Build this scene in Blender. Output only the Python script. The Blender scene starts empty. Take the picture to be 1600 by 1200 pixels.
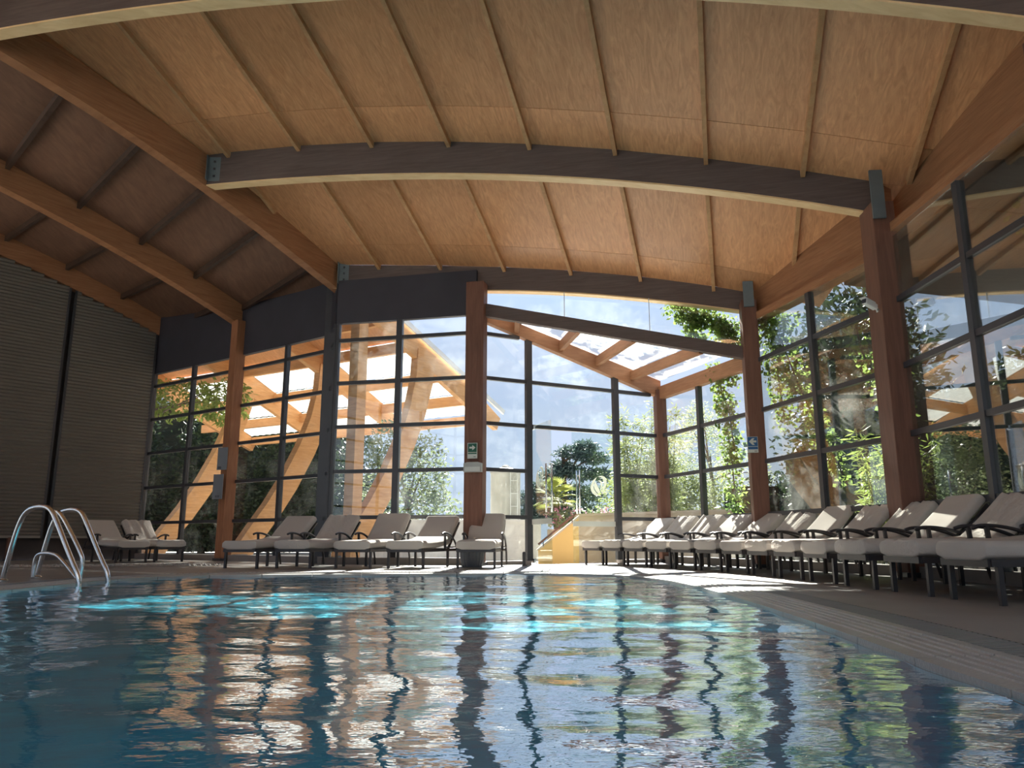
import bpy, bmesh, math, random
import numpy as np
from mathutils import Vector, Matrix
random.seed(7)
RNG = np.random.default_rng(11)
scene = bpy.context.scene
COL = scene.collection

# ------------------------------------------------------------------ camera
cam_data = bpy.data.cameras.new('camera')
cam = bpy.data.objects.new('camera', cam_data)
COL.objects.link(cam)
cam.location = (0, 0, 0.4)
PITCH = math.atan(245 / 1200)
cam.rotation_euler = (math.pi / 2 + PITCH, 0, 0)
cam_data.sensor_width = 36
cam_data.lens = 27
cam_data.clip_end = 400
cam_data.clip_start = 0.02
scene.camera = cam

# ------------------------------------------------------------------ sky, sun, exposure
SUN_AZ = math.radians(4.5)
SUN_EL = math.radians(35.5)
SUN_POWER = 28.0
SKY_POWER = 0.77
EXPOSURE = 0.42

world = bpy.data.worlds.new('sky')
scene.world = world
world.use_nodes = True
wt = world.node_tree
wt.nodes.clear()
w_out = wt.nodes.new('ShaderNodeOutputWorld')
w_bg = wt.nodes.new('ShaderNodeBackground')
w_tc = wt.nodes.new('ShaderNodeTexCoord')
w_sep = wt.nodes.new('ShaderNodeSeparateXYZ')
w_ramp = wt.nodes.new('ShaderNodeValToRGB')
w_ramp.color_ramp.elements[0].position = 0.0
w_ramp.color_ramp.elements[0].color = (0.68, 0.77, 0.92, 1)
w_ramp.color_ramp.elements[1].position = 0.75
w_ramp.color_ramp.elements[1].color = (0.36, 0.52, 0.88, 1)
e = w_ramp.color_ramp.elements.new(0.22)
e.color = (0.56, 0.68, 0.93, 1)
w_noise = wt.nodes.new('ShaderNodeTexNoise')
w_noise.inputs['Scale'].default_value = 2.2
w_noise.inputs['Detail'].default_value = 5
w_map = wt.nodes.new('ShaderNodeMapping')
w_map.inputs['Scale'].default_value = (1, 1, 3.0)
w_cr = wt.nodes.new('ShaderNodeValToRGB')
w_cr.color_ramp.elements[0].position = 0.5
w_cr.color_ramp.elements[0].color = (0, 0, 0, 1)
w_cr.color_ramp.elements[1].position = 0.75
w_cr.color_ramp.elements[1].color = (0.5, 0.5, 0.5, 1)
w_mix = wt.nodes.new('ShaderNodeMixRGB')
w_mix.inputs['Color2'].default_value = (0.86, 0.89, 0.95, 1)
wt.links.new(w_tc.outputs['Generated'], w_sep.inputs[0])
wt.links.new(w_sep.outputs['Z'], w_ramp.inputs[0])
wt.links.new(w_tc.outputs['Generated'], w_map.inputs[0])
wt.links.new(w_map.outputs[0], w_noise.inputs['Vector'])
wt.links.new(w_noise.outputs['Fac'], w_cr.inputs[0])
wt.links.new(w_cr.outputs[0], w_mix.inputs['Fac'])
wt.links.new(w_ramp.outputs[0], w_mix.inputs['Color1'])
wt.links.new(w_mix.outputs[0], w_bg.inputs['Color'])
# brightening of the sky around the sun (aureole), falling off with the angle to the sun
w_dot = wt.nodes.new('ShaderNodeVectorMath')
w_dot.operation = 'DOT_PRODUCT'
w_dot.inputs[1].default_value = (math.sin(SUN_AZ) * math.cos(SUN_EL), math.cos(SUN_AZ) * math.cos(SUN_EL), math.sin(SUN_EL))
w_max = wt.nodes.new('ShaderNodeMath')
w_max.operation = 'MAXIMUM'
w_max.inputs[1].default_value = 0.0
w_pow = wt.nodes.new('ShaderNodeMath')
w_pow.operation = 'POWER'
w_pow.inputs[1].default_value = 26.0
w_str = wt.nodes.new('ShaderNodeMath')
w_str.operation = 'MULTIPLY_ADD'
w_str.inputs[1].default_value = 1.4 * SKY_POWER
w_str.inputs[2].default_value = SKY_POWER
wt.links.new(w_tc.outputs['Generated'], w_dot.inputs[0])
wt.links.new(w_dot.outputs['Value'], w_max.inputs[0])
wt.links.new(w_max.outputs[0], w_pow.inputs[0])
wt.links.new(w_pow.outputs[0], w_str.inputs[0])
wt.links.new(w_str.outputs[0], w_bg.inputs['Strength'])
wt.links.new(w_bg.outputs[0], w_out.inputs[0])

sun_data = bpy.data.lights.new('sun', 'SUN')
sun_data.energy = SUN_POWER
sun_data.angle = math.radians(0.7)
sun_data.cycles.is_caustics_light = True
sun_data.color = (1.0, 0.94, 0.86)
sun = bpy.data.objects.new('sun', sun_data)
COL.objects.link(sun)
to_sun = Vector((math.sin(SUN_AZ) * math.cos(SUN_EL), math.cos(SUN_AZ) * math.cos(SUN_EL), math.sin(SUN_EL)))
sun.rotation_euler = to_sun.to_track_quat('Z', 'Y').to_euler()
sun.location = to_sun * 60

scene.view_settings.view_transform = 'Standard'
scene.view_settings.look = 'None'
scene.view_settings.exposure = EXPOSURE
scene.view_settings.gamma = 1
scene.view_settings.use_curve_mapping = False
scene.cycles.max_bounces = 14
scene.cycles.diffuse_bounces = 6
scene.cycles.glossy_bounces = 6
scene.cycles.transmission_bounces = 8
scene.cycles.transparent_max_bounces = 32
scene.cycles.sample_clamp_indirect = 6.0

# ------------------------------------------------------------------ helpers
WLOC = {}


class MB:
    """collects verts and faces of ONE mesh"""
    def __init__(self):
        self.v = []
        self.f = []

    def add(self, vs, fs):
        n = len(self.v)
        self.v += [tuple(p) for p in vs]
        self.f += [tuple(i + n for i in f) for f in fs]
        return self

    def hexa(self, b, t):
        """b, t: four bottom and four top corners (ccw from above)"""
        return self.add(list(b) + list(t), [(3, 2, 1, 0), (4, 5, 6, 7), (0, 1, 5, 4), (1, 2, 6, 5), (2, 3, 7, 6), (3, 0, 4, 7)])

    def box(self, c, s, rz=0.0):
        x, y, z = s[0] / 2, s[1] / 2, s[2] / 2
        cr, sr = math.cos(rz), math.sin(rz)
        q = [(-x, -y), (x, -y), (x, y), (-x, y)]
        q = [(c[0] + a * cr - b * sr, c[1] + a * sr + b * cr) for a, b in q]
        return self.hexa([(a, b, c[2] - z) for a, b in q], [(a, b, c[2] + z) for a, b in q])

    def bar(self, p, q, w, h, up=(0, 0, 1)):
        """rectangular bar from p to q: w sideways, h along up"""
        p, q = Vector(p), Vector(q)
        d = (q - p).normalized()
        u = Vector(up)
        s = d.cross(u)
        if s.length < 1e-4:
            s = d.cross(Vector((1, 0, 0)))
        s.normalize()
        u = s.cross(d).normalized()
        a, b = s * (w / 2), u * (h / 2)
        return self.add([p - a - b, p + a - b, p + a + b, p - a + b, q - a - b, q + a - b, q + a + b, q - a + b],
                        [(0, 1, 2, 3), (7, 6, 5, 4), (0, 4, 5, 1), (1, 5, 6, 2), (2, 6, 7, 3), (3, 7, 4, 0)])

    def sweep(self, pts, prof):
        """prof(i) -> list of points of ring i already in world space"""
        rings = [prof(i) for i in range(len(pts))]
        m = len(rings[0])
        vs = [p for r in rings for p in r]
        fs = []
        for i in range(len(rings) - 1):
            for k in range(m):
                a, b = i * m + k, i * m + (k + 1) % m
                fs.append((a, b, b + m, a + m))
        fs.append(tuple(range(m - 1, -1, -1)))
        fs.append(tuple((len(rings) - 1) * m + k for k in range(m)))
        return self.add(vs, fs)

    def tube(self, pts, r, n=8):
        pts = [Vector(p) for p in pts]
        rr = r if isinstance(r, (list, tuple)) else [r] * len(pts)
        ref = Vector((0.13, 0.31, 0.94))

        def ring(i):
            d = (pts[min(i + 1, len(pts) - 1)] - pts[max(i - 1, 0)]).normalized()
            s = d.cross(ref)
            if s.length < 0.05:
                s = d.cross(Vector((1, 0, 0)))
            s.normalize()
            u = s.cross(d)
            return [pts[i] + (s * math.cos(2 * math.pi * k / n) + u * math.sin(2 * math.pi * k / n)) * rr[i] for k in range(n)]
        return self.sweep(pts, ring)

    def lathe(self, c, prof, n=24):
        """prof: list of (radius, z)"""
        vs, fs = [], []
        for r, z in prof:
            for k in range(n):
                a = 2 * math.pi * k / n
                vs.append((c[0] + r * math.cos(a), c[1] + r * math.sin(a), c[2] + z))
        for i in range(len(prof) - 1):
            for k in range(n):
                a, b = i * n + k, i * n + (k + 1) % n
                fs.append((a, b, b + n, a + n))
        fs.append(tuple(range(n - 1, -1, -1)))
        fs.append(tuple((len(prof) - 1) * n + k for k in range(n)))
        return self.add(vs, fs)

    def prism(self, poly, vec):
        """extrude a planar polygon by vec"""
        n = len(poly)
        vec = Vector(vec)
        vs = [Vector(p) for p in poly] + [Vector(p) + vec for p in poly]
        return self.add(vs, [tuple(range(n - 1, -1, -1)), tuple(range(n, 2 * n))] + [(i, (i + 1) % n, n + (i + 1) % n, n + i) for i in range(n)])

    def build(self, name, m, parent=None, smooth=False, local=False, bevel=0.0):
        me = bpy.data.meshes.new(name)
        w = Vector((0, 0, 0))
        if parent is not None and not local:
            w = WLOC[parent.name]
        me.from_pydata([(p[0] - w[0], p[1] - w[1], p[2] - w[2]) for p in self.v], [], self.f)
        if m is not None:
            me.materials.append(m)
        bm = bmesh.new()
        bm.from_mesh(me)
        if bevel:
            bmesh.ops.bevel(bm, geom=list(bm.edges), offset=bevel, segments=2, affect='EDGES', profile=0.5)
        bmesh.ops.recalc_face_normals(bm, faces=bm.faces)
        bm.to_mesh(me)
        bm.free()
        if smooth:
            for p in me.polygons:
                p.use_smooth = True
        o = bpy.data.objects.new(name, me)
        COL.objects.link(o)
        if parent is not None:
            o.parent = parent
        WLOC[o.name] = w.copy() if parent is not None else Vector((0, 0, 0))
        return o


def tag(o, label=None, cat=None, group=None, kind=None):
    if label:
        o['label'] = label
    if cat:
        o['category'] = cat
    if group:
        o['group'] = group
    if kind:
        o['kind'] = kind
    return o


def thing(name, label, cat, loc=(0, 0, 0), group=None):
    o = bpy.data.objects.new(name, None)
    o.empty_display_size = 0.1
    COL.objects.link(o)
    o.location = loc
    WLOC[o.name] = Vector(loc)
    return tag(o, label, cat, group)


def struct_root(name, loc=(0, 0, 0)):
    o = bpy.data.objects.new(name, None)
    COL.objects.link(o)
    o.location = loc
    WLOC[o.name] = Vector(loc)
    o['kind'] = 'structure'
    return o


def V2(a):
    return Vector((a[0], a[1]))


def lerp(a, b, t):
    return tuple(x + (y - x) * t for x, y in zip(a, b))


def interp(xs, ys, x):
    return float(np.interp(x, xs, ys))


def mesh_np(name, verts, quads, m, parent=None, smooth=False, kind=None):
    """fast mesh from numpy arrays (verts n x 3 in world space, faces k x 4 or k x 3)"""
    me = bpy.data.meshes.new(name)
    if parent is not None:
        w = WLOC[parent.name]
        verts = verts - np.array(w)
    nv, nf, k = len(verts), len(quads), quads.shape[1]
    me.vertices.add(nv)
    me.vertices.foreach_set('co', np.asarray(verts, dtype=np.float32).ravel())
    me.loops.add(nf * k)
    me.loops.foreach_set('vertex_index', np.asarray(quads, dtype=np.int32).ravel())
    me.polygons.add(nf)
    me.polygons.foreach_set('loop_start', np.arange(0, nf * k, k, dtype=np.int32))
    me.polygons.foreach_set('loop_total', np.full(nf, k, dtype=np.int32))
    if smooth:
        me.polygons.foreach_set('use_smooth', np.ones(nf, dtype=bool))
    me.update(calc_edges=True)
    me.validate()
    if m is not None:
        me.materials.append(m)
    o = bpy.data.objects.new(name, me)
    COL.objects.link(o)
    if parent is not None:
        o.parent = parent
    if kind:
        o['kind'] = kind
    return o


# ------------------------------------------------------------------ materials
def new_mat(name):
    m = bpy.data.materials.new(name)
    m.use_nodes = True
    nt = m.node_tree
    nt.nodes.clear()
    out = nt.nodes.new('ShaderNodeOutputMaterial')
    return m, nt, out


def N(nt, t, **kw):
    n = nt.nodes.new(t)
    for k, v in kw.items():
        n.inputs[k.replace('_', ' ')].default_value = v
    return n


def rgba(c):
    return (c[0], c[1], c[2], 1)


def simple(name, col, rough=0.6, spec=0.3, metal=0.0, var=0.12, scale=6.0, bump=0.0, bscale=60.0):
    """principled with a little procedural colour variation and optional fine bump"""
    m, nt, out = new_mat(name)
    p = N(nt, 'ShaderNodeBsdfPrincipled', Roughness=rough, Metallic=metal)
    p.inputs['Specular IOR Level'].default_value = spec
    tc = N(nt, 'ShaderNodeTexCoord')
    no = N(nt, 'ShaderNodeTexNoise', Scale=scale, Detail=4)
    nt.links.new(tc.outputs['Object'], no.inputs['Vector'])
    mx = N(nt, 'ShaderNodeMixRGB')
    mx.inputs['Color1'].default_value = rgba([c * (1 - var) for c in col])
    mx.inputs['Color2'].default_value = rgba([min(1, c * (1 + var)) for c in col])
    nt.links.new(no.outputs['Fac'], mx.inputs['Fac'])
    nt.links.new(mx.outputs[0], p.inputs['Base Color'])
    if bump:
        n2 = N(nt, 'ShaderNodeTexNoise', Scale=bscale, Detail=3)
        nt.links.new(tc.outputs['Object'], n2.inputs['Vector'])
        b = N(nt, 'ShaderNodeBump', Strength=bump, Distance=0.02)
        nt.links.new(n2.outputs['Fac'], b.inputs['Height'])
        nt.links.new(b.outputs[0], p.inputs['Normal'])
    nt.links.new(p.outputs[0], out.inputs[0])
    return m


def wood(name, c1, c2, rough=0.55, spec=0.25, stretch=(1, 1, 1), scale=3.0, piece=0.0, dist=3.0, rot=(0, 0, 0)):
    """streaky wood grain; piece = brightness variation from piece to piece"""
    m, nt, out = new_mat(name)
    p = N(nt, 'ShaderNodeBsdfPrincipled', Roughness=rough)
    p.inputs['Specular IOR Level'].default_value = spec
    tc = N(nt, 'ShaderNodeTexCoord')
    oi = N(nt, 'ShaderNodeObjectInfo')
    ad = nt.nodes.new('ShaderNodeVectorMath')
    ad.operation = 'ADD'
    mp = N(nt, 'ShaderNodeMapping')
    mp.inputs['Scale'].default_value = stretch
    rt = N(nt, 'ShaderNodeMapping')
    rt.inputs['Rotation'].default_value = rot
    nt.links.new(tc.outputs['Object'], rt.inputs[0])
    sc = nt.nodes.new('ShaderNodeMath')
    sc.operation = 'MULTIPLY'
    sc.inputs[1].default_value = 37.0
    nt.links.new(oi.outputs['Random'], sc.inputs[0])
    nt.links.new(rt.outputs[0], mp.inputs[0])
    nt.links.new(mp.outputs[0], ad.inputs[0])
    nt.links.new(sc.outputs[0], ad.inputs[1])
    n1 = N(nt, 'ShaderNodeTexNoise', Scale=scale, Detail=6, Roughness=0.6, Distortion=dist * 0.3)
    nt.links.new(ad.outputs[0], n1.inputs['Vector'])
    n2 = N(nt, 'ShaderNodeTexNoise', Scale=1.1, Detail=3)
    nt.links.new(tc.outputs['Object'], n2.inputs['Vector'])
    r = N(nt, 'ShaderNodeValToRGB')
    r.color_ramp.elements[0].position = 0.3
    r.color_ramp.elements[0].color = rgba(c1)
    r.color_ramp.elements[1].position = 0.7
    r.color_ramp.elements[1].color = rgba(c2)
    nt.links.new(n1.outputs['Fac'], r.inputs[0])
    hs = N(nt, 'ShaderNodeHueSaturation')
    a = nt.nodes.new('ShaderNodeMath')
    a.operation = 'MULTIPLY_ADD'
    a.inputs[1].default_value = piece
    a.inputs[2].default_value = 1.0 - piece * 0.5
    nt.links.new(oi.outputs['Random'], a.inputs[0])
    b = nt.nodes.new('ShaderNodeMath')
    b.operation = 'MULTIPLY_ADD'
    b.inputs[1].default_value = 0.3
    nt.links.new(n2.outputs['Fac'], b.inputs[0])
    c = nt.nodes.new('ShaderNodeMath')
    c.operation = 'ADD'
    c.inputs[1].default_value = -0.15
    nt.links.new(a.outputs[0], c.inputs[0])
    nt.links.new(c.outputs[0], b.inputs[2])
    nt.links.new(b.outputs[0], hs.inputs['Value'])
    nt.links.new(r.outputs[0], hs.inputs['Color'])
    nt.links.new(hs.outputs[0], p.inputs['Base Color'])
    bp = N(nt, 'ShaderNodeBump', Strength=0.15, Distance=0.01)
    nt.links.new(n1.outputs['Fac'], bp.inputs['Height'])
    nt.links.new(bp.outputs[0], p.inputs['Normal'])
    nt.links.new(p.outputs[0], out.inputs[0])
    return m


def schlick(nt, f0, bump=None, power=5.0):
    lw = N(nt, 'ShaderNodeLayerWeight')
    lw.inputs['Blend'].default_value = 0.5
    if bump is not None:
        nt.links.new(bump, lw.inputs['Normal'])
    pw = nt.nodes.new('ShaderNodeMath')
    pw.operation = 'POWER'
    pw.inputs[1].default_value = power
    nt.links.new(lw.outputs['Facing'], pw.inputs[0])
    ma = nt.nodes.new('ShaderNodeMath')
    ma.operation = 'MULTIPLY_ADD'
    ma.inputs[1].default_value = 1 - f0
    ma.inputs[2].default_value = f0
    nt.links.new(pw.outputs[0], ma.inputs[0])
    return ma.outputs[0]


def glass_mat(name, tint=(0.93, 0.96, 0.96), f0=0.05, dirt=0.0):
    m, nt, out = new_mat(name)
    tr = N(nt, 'ShaderNodeBsdfTransparent')
    tr.inputs['Color'].default_value = rgba(tint)
    gl = N(nt, 'ShaderNodeBsdfGlossy', Roughness=0.0)
    gl.inputs['Color'].default_value = (1, 1, 1, 1)
    mx = N(nt, 'ShaderNodeMixShader')
    nt.links.new(schlick(nt, f0), mx.inputs[0])
    nt.links.new(tr.outputs[0], mx.inputs[1])
    nt.links.new(gl.outputs[0], mx.inputs[2])
    last = mx
    if dirt:
        tc = N(nt, 'ShaderNodeTexCoord')
        n1 = N(nt, 'ShaderNodeTexNoise', Scale=1.6, Detail=6, Roughness=0.7)
        nt.links.new(tc.outputs['Object'], n1.inputs['Vector'])
        r = N(nt, 'ShaderNodeValToRGB')
        r.color_ramp.elements[0].position = 0.45
        r.color_ramp.elements[0].color = (0, 0, 0, 1)
        r.color_ramp.elements[1].position = 0.8
        r.color_ramp.elements[1].color = (dirt, dirt, dirt, 1)
        nt.links.new(n1.outputs['Fac'], r.inputs[0])
        tl = N(nt, 'ShaderNodeBsdfTranslucent')
        tl.inputs['Color'].default_value = (0.85, 0.87, 0.82, 1)
        m2 = N(nt, 'ShaderNodeMixShader')
        nt.links.new(r.outputs[0], m2.inputs[0])
        nt.links.new(mx.outputs[0], m2.inputs[1])
        nt.links.new(tl.outputs[0], m2.inputs[2])
        last = m2
    nt.links.new(last.outputs[0], out.inputs[0])
    return m


def leaf_mat(name, c1, c2, trans=0.5, rough=0.5, scale=2.0):
    m, nt, out = new_mat(name)
    tc = N(nt, 'ShaderNodeTexCoord')
    no = N(nt, 'ShaderNodeTexNoise', Scale=scale, Detail=5, Roughness=0.7)
    nt.links.new(tc.outputs['Object'], no.inputs['Vector'])
    r = N(nt, 'ShaderNodeValToRGB')
    r.color_ramp.elements[0].position = 0.35
    r.color_ramp.elements[0].color = rgba(c1)
    r.color_ramp.elements[1].position = 0.68
    r.color_ramp.elements[1].color = rgba(c2)
    nt.links.new(no.outputs['Fac'], r.inputs[0])
    d = N(nt, 'ShaderNodeBsdfPrincipled', Roughness=rough)
    d.inputs['Specular IOR Level'].default_value = 0.3
    t = N(nt, 'ShaderNodeBsdfTranslucent')
    nt.links.new(r.outputs[0], d.inputs['Base Color'])
    g = N(nt, 'ShaderNodeGamma', Gamma=0.8)
    nt.links.new(r.outputs[0], g.inputs[0])
    nt.links.new(g.outputs[0], t.inputs['Color'])
    mx = N(nt, 'ShaderNodeMixShader', Fac=trans)
    nt.links.new(d.outputs[0], mx.inputs[1])
    nt.links.new(t.outputs[0], mx.inputs[2])
    nt.links.new(mx.outputs[0], out.inputs[0])
    return m


PLY = wood('plywood', (0.47, 0.215, 0.092), (0.68, 0.345, 0.165), rough=0.42, spec=0.4, stretch=(5.5, 0.9, 1), scale=2.4, piece=0.26, dist=7.0, rot=(0, 0, math.radians(15)))
PLY_SHADED = wood('shaded_plywood', (0.145, 0.075, 0.05), (0.205, 0.112, 0.074), rough=0.5, stretch=(5, 1, 1), scale=2.2, piece=0.15)  # same plywood as the nave, the wing's lack of light put into its colour
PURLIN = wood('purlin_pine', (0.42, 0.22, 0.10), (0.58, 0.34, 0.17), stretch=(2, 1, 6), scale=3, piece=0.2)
PURLIN_SHADED = wood('shaded_purlin', (0.05, 0.03, 0.025), (0.09, 0.055, 0.04), stretch=(2, 1, 6), scale=3, piece=0.2)  # purlin wood with the left wing's shade put into its colour
GLULAM = wood('stained_glulam', (0.098, 0.072, 0.066), (0.145, 0.108, 0.098), stretch=(0.6, 0.6, 9), scale=3, piece=0.05)
GLULAM_RED = wood('reddish_glulam', (0.26, 0.115, 0.055), (0.38, 0.18, 0.088), stretch=(0.6, 0.6, 9), scale=3, piece=0.05)
PINE = wood('pale_pine', (0.70, 0.47, 0.24), (0.82, 0.60, 0.34), stretch=(1, 3, 1), scale=3, piece=0.05)
LARCH = wood('larch_glulam', (0.50, 0.25, 0.10), (0.68, 0.38, 0.17), stretch=(1, 1, 7), scale=2.5, piece=0.1)
COLUMN_WOOD = wood('column_wood', (0.13, 0.06, 0.042), (0.195, 0.092, 0.062), stretch=(7, 7, 0.6), scale=2.5, piece=0.05)
FRAME = simple('dark_window_frame', (0.045, 0.045, 0.052), rough=0.35, spec=0.5, var=0.15)
FASCIA = simple('dark_fascia', (0.045, 0.043, 0.055), rough=0.5, var=0.2, scale=2)
STEEL = simple('bluegrey_steel', (0.16, 0.20, 0.22), rough=0.45, metal=0.4, var=0.15)
GLASS = glass_mat('window_glass', f0=0.06, dirt=0.03)
GLASS_DIRTY = glass_mat('coated_window_glass', tint=(0.72, 0.75, 0.73), f0=0.20, dirt=0.12)
GLASS_MID = glass_mat('lightly_coated_window_glass', tint=(0.85, 0.88, 0.86), f0=0.11, dirt=0.14)
DOOR_GLASS = glass_mat('door_glass', tint=(0.92, 0.97, 0.96), f0=0.06)
CHROME = simple('polished_steel', (0.72, 0.73, 0.74), rough=0.12, metal=1.0, var=0.03)
# ================================================================== STRUCTURE
P0 = (-8.55, 18.0)
P1 = (-5.9, 16.15)
P2L = (-3.5, 14.4)
P2 = (-3.22, 13.7)
P3 = (-0.62, 13.1)
P4 = (2.9, 14.9)
P5 = (3.85, 12.1)
P6 = (4.58, 8.95)
P7 = (4.58, 5.7)
P8 = (4.3, 2.4)
P9 = (4.0, -0.8)
P10 = (3.7, -4.0)
DIR_A = Vector((0.2214, 0.9752, 0))          # long axis of the nave (horizontal)
DIR_C = Vector((0.9752, -0.2214, 0))         # across the nave

# ---- pool outline (water edge), smoothed
def chaikin(p, n=3):
    for _ in range(n):
        q = []
        for i in range(len(p)):
            a, b = p[i], p[(i + 1) % len(p)]
            q += [lerp(a, b, 0.25), lerp(a, b, 0.75)]
        p = q
    return p


POOL = chaikin([(1.28, -3.0), (1.36, 2.2), (1.55, 4.0), (1.66, 6.0), (1.70, 7.4), (1.62, 8.8), (1.25, 9.9), (0.2, 10.25), (-1.5, 10.0), (-3.0, 9.75), (-3.95, 9.45), (-4.32, 8.7), (-4.25, 7.4), (-4.3, 6.0), (-4.35, 2.0), (-4.35, -3.0)], 3)


def resample(p, step):
    p = [Vector((a[0], a[1], 0)) for a in p]
    L = [0]
    for i in range(len(p)):
        L.append(L[-1] + (p[(i + 1) % len(p)] - p[i]).length)
    n = int(round(L[-1] / step))
    out = []
    for k in range(n):
        s = L[-1] * k / n
        i = max(j for j in range(len(p)) if L[j] <= s + 1e-9)
        f = (s - L[i]) / max(1e-9, L[i + 1] - L[i])
        out.append(p[i].lerp(p[(i + 1) % len(p)], f))
    return out


EDGE = resample(POOL, 0.1)
NE = len(EDGE)


def normal_at(i):
    t = (EDGE[(i + 2) % NE] - EDGE[(i - 2) % NE]).normalized()
    return Vector((t.y, -t.x, 0))


def off(i, d):
    i %= NE
    return EDGE[i] + normal_at(i) * d


# orientation: normals must point away from the pool centre
_sgn = 1 if (normal_at(0).dot(EDGE[0] - Vector((-1.3, 3.5, 0))) > 0) else -1


def offp(i, d):
    return off(i, d * _sgn)


W_COPING, W_GRATE = 0.34, 0.22
TOTAL = W_COPING + W_GRATE

STONE = simple('coping_stone', (0.34, 0.33, 0.315), rough=0.32, spec=0.5, var=0.18, scale=5, bump=0.25, bscale=70)
GRATE = simple('drain_grate_plastic', (0.21, 0.205, 0.20), rough=0.4, var=0.15)
DECK = simple('deck_stone', (0.25, 0.23, 0.21), rough=0.45, spec=0.35, var=0.22, scale=2.2, bump=0.15, bscale=45)
TERRACE = simple('terrace_concrete', (0.50, 0.47, 0.42), rough=0.8, var=0.15, scale=2)
TILE = simple('pool_mosaic', (0.16, 0.64, 0.86), rough=0.5, var=0.1, scale=3)


def ring_fill(name, outer, inner, z, thick, m):
    """flat slab between two closed loops"""
    bm = bmesh.new()
    loops = []
    for lp in (outer, inner):
        vs = [bm.verts.new((p[0], p[1], z)) for p in lp]
        loops += [bm.edges.new((vs[i], vs[(i + 1) % len(vs)])) for i in range(len(vs))]
    bmesh.ops.triangle_fill(bm, use_beauty=True, use_dissolve=False, edges=loops)
    for f in bm.faces:
        if f.normal.z < 0:
            f.normal_flip()
    me = bpy.data.meshes.new(name)
    bm.to_mesh(me)
    bm.free()
    me.materials.append(m)
    o = bpy.data.objects.new(name, me)
    COL.objects.link(o)
    o['kind'] = 'structure'
    WLOC[o.name] = Vector((0, 0, 0))
    return o


LW_END = (-8.55 - 0.669 * 7.5, 18.0 - 0.743 * 7.5)
ROOM = [P10, P9, P8, P7, P6, P5, P4, P3, P2, P2L, P1, P0, LW_END, (-11.9, 3.0), (-11.0, -4.0)]
inner = [offp(i, TOTAL) for i in range(0, NE, 2)]
floor = ring_fill('floor', ROOM, inner, 0.0, 0.1, DECK)
ground = ring_fill('ground', [(-70, -40), (70, -40), (70, 90), (-70, 90)], ROOM, -0.05, 0.1, TERRACE)

bedp = [(4.75, -8.0), (14.0, -8.0), (14.0, 15.5), (4.1, 13.0), (4.0, 12.15), (4.75, 8.9)]
mb = MB()
mb.prism([(x, y, -0.045) for x, y in bedp], (0, 0, 0.02))
mb.build('added_soil_bed', simple('dark_soil', (0.045, 0.04, 0.028), rough=0.9, var=0.3))['kind'] = 'structure'  # dark bed added to cut sunlight bouncing up outside the right glazing

# ---- coping stones and drain grate pieces around the pool
coping = struct_root('trim_1')
SEG = 6
for s in range(0, NE - NE % SEG, SEG):
    i0, i1 = s, s + SEG
    if s + SEG >= NE - NE % SEG:
        i1 = NE
    mid = EDGE[(i0 + i1) // 2 % NE]
    if mid.y < 0.6:
        step = i1 - i0
    mb = MB()
    g = 0.04
    ks = [i0 + g + (i1 - i0 - 2 * g) * q / 3 for q in range(4)]

    def P(k, d, z):
        a = int(math.floor(k))
        v = offp(a, d).lerp(offp(a + 1, d), k - a)
        return (v.x, v.y, z)
    for q in range(3):
        a, b = ks[q], ks[q + 1]
        lo, hi = -0.06, 0.004
        mb.hexa([P(a, 0, lo), P(b, 0, lo), P(b, W_COPING, lo), P(a, W_COPING, lo)], [P(a, 0, hi - 0.012), P(b, 0, hi - 0.012), P(b, W_COPING, hi), P(a, W_COPING, hi)])
        for d in (0.07, 0.12, 0.17, 0.22, 0.27):      # raised anti-slip ribs running along the edge
            z0 = hi - 0.012 + 0.012 * d / W_COPING
            mb.hexa([P(a, d, z0 - 0.002), P(b, d, z0 - 0.002), P(b, d + 0.022, z0 - 0.002), P(a, d + 0.022, z0 - 0.002)],
                    [P(a, d + 0.004, z0 + 0.006), P(b, d + 0.004, z0 + 0.006), P(b, d + 0.018, z0 + 0.006), P(a, d + 0.018, z0 + 0.006)])
    mb.build('coping_stone', STONE, coping)
    mb = MB()
    nb = 12
    for q in range(nb):
        a = i0 + (i1 - i0) * (q + 0.12) / nb
        b = i0 + (i1 - i0) * (q + 0.62) / nb
        mb.hexa([P(a, W_COPING + 0.012, -0.03), P(b, W_COPING + 0.012, -0.03), P(b, TOTAL - 0.012, -0.03), P(a, TOTAL - 0.012, -0.03)],
                [P(a, W_COPING + 0.012, 0.002), P(b, W_COPING + 0.012, 0.002), P(b, TOTAL - 0.012, 0.002), P(a, TOTAL - 0.012, 0.002)])
    for d in (W_COPING + 0.06, W_COPING + 0.16):
        mb.hexa([P(i0 + 0.02, d, -0.03), P(i1 - 0.02, d, -0.03), P(i1 - 0.02, d + 0.02, -0.03), P(i0 + 0.02, d + 0.02, -0.03)],
                [P(i0 + 0.02, d, -0.004), P(i1 - 0.02, d, -0.004), P(i1 - 0.02, d + 0.02, -0.004), P(i0 + 0.02, d + 0.02, -0.004)])
    mb.build('drain_grate', GRATE, coping)

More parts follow.
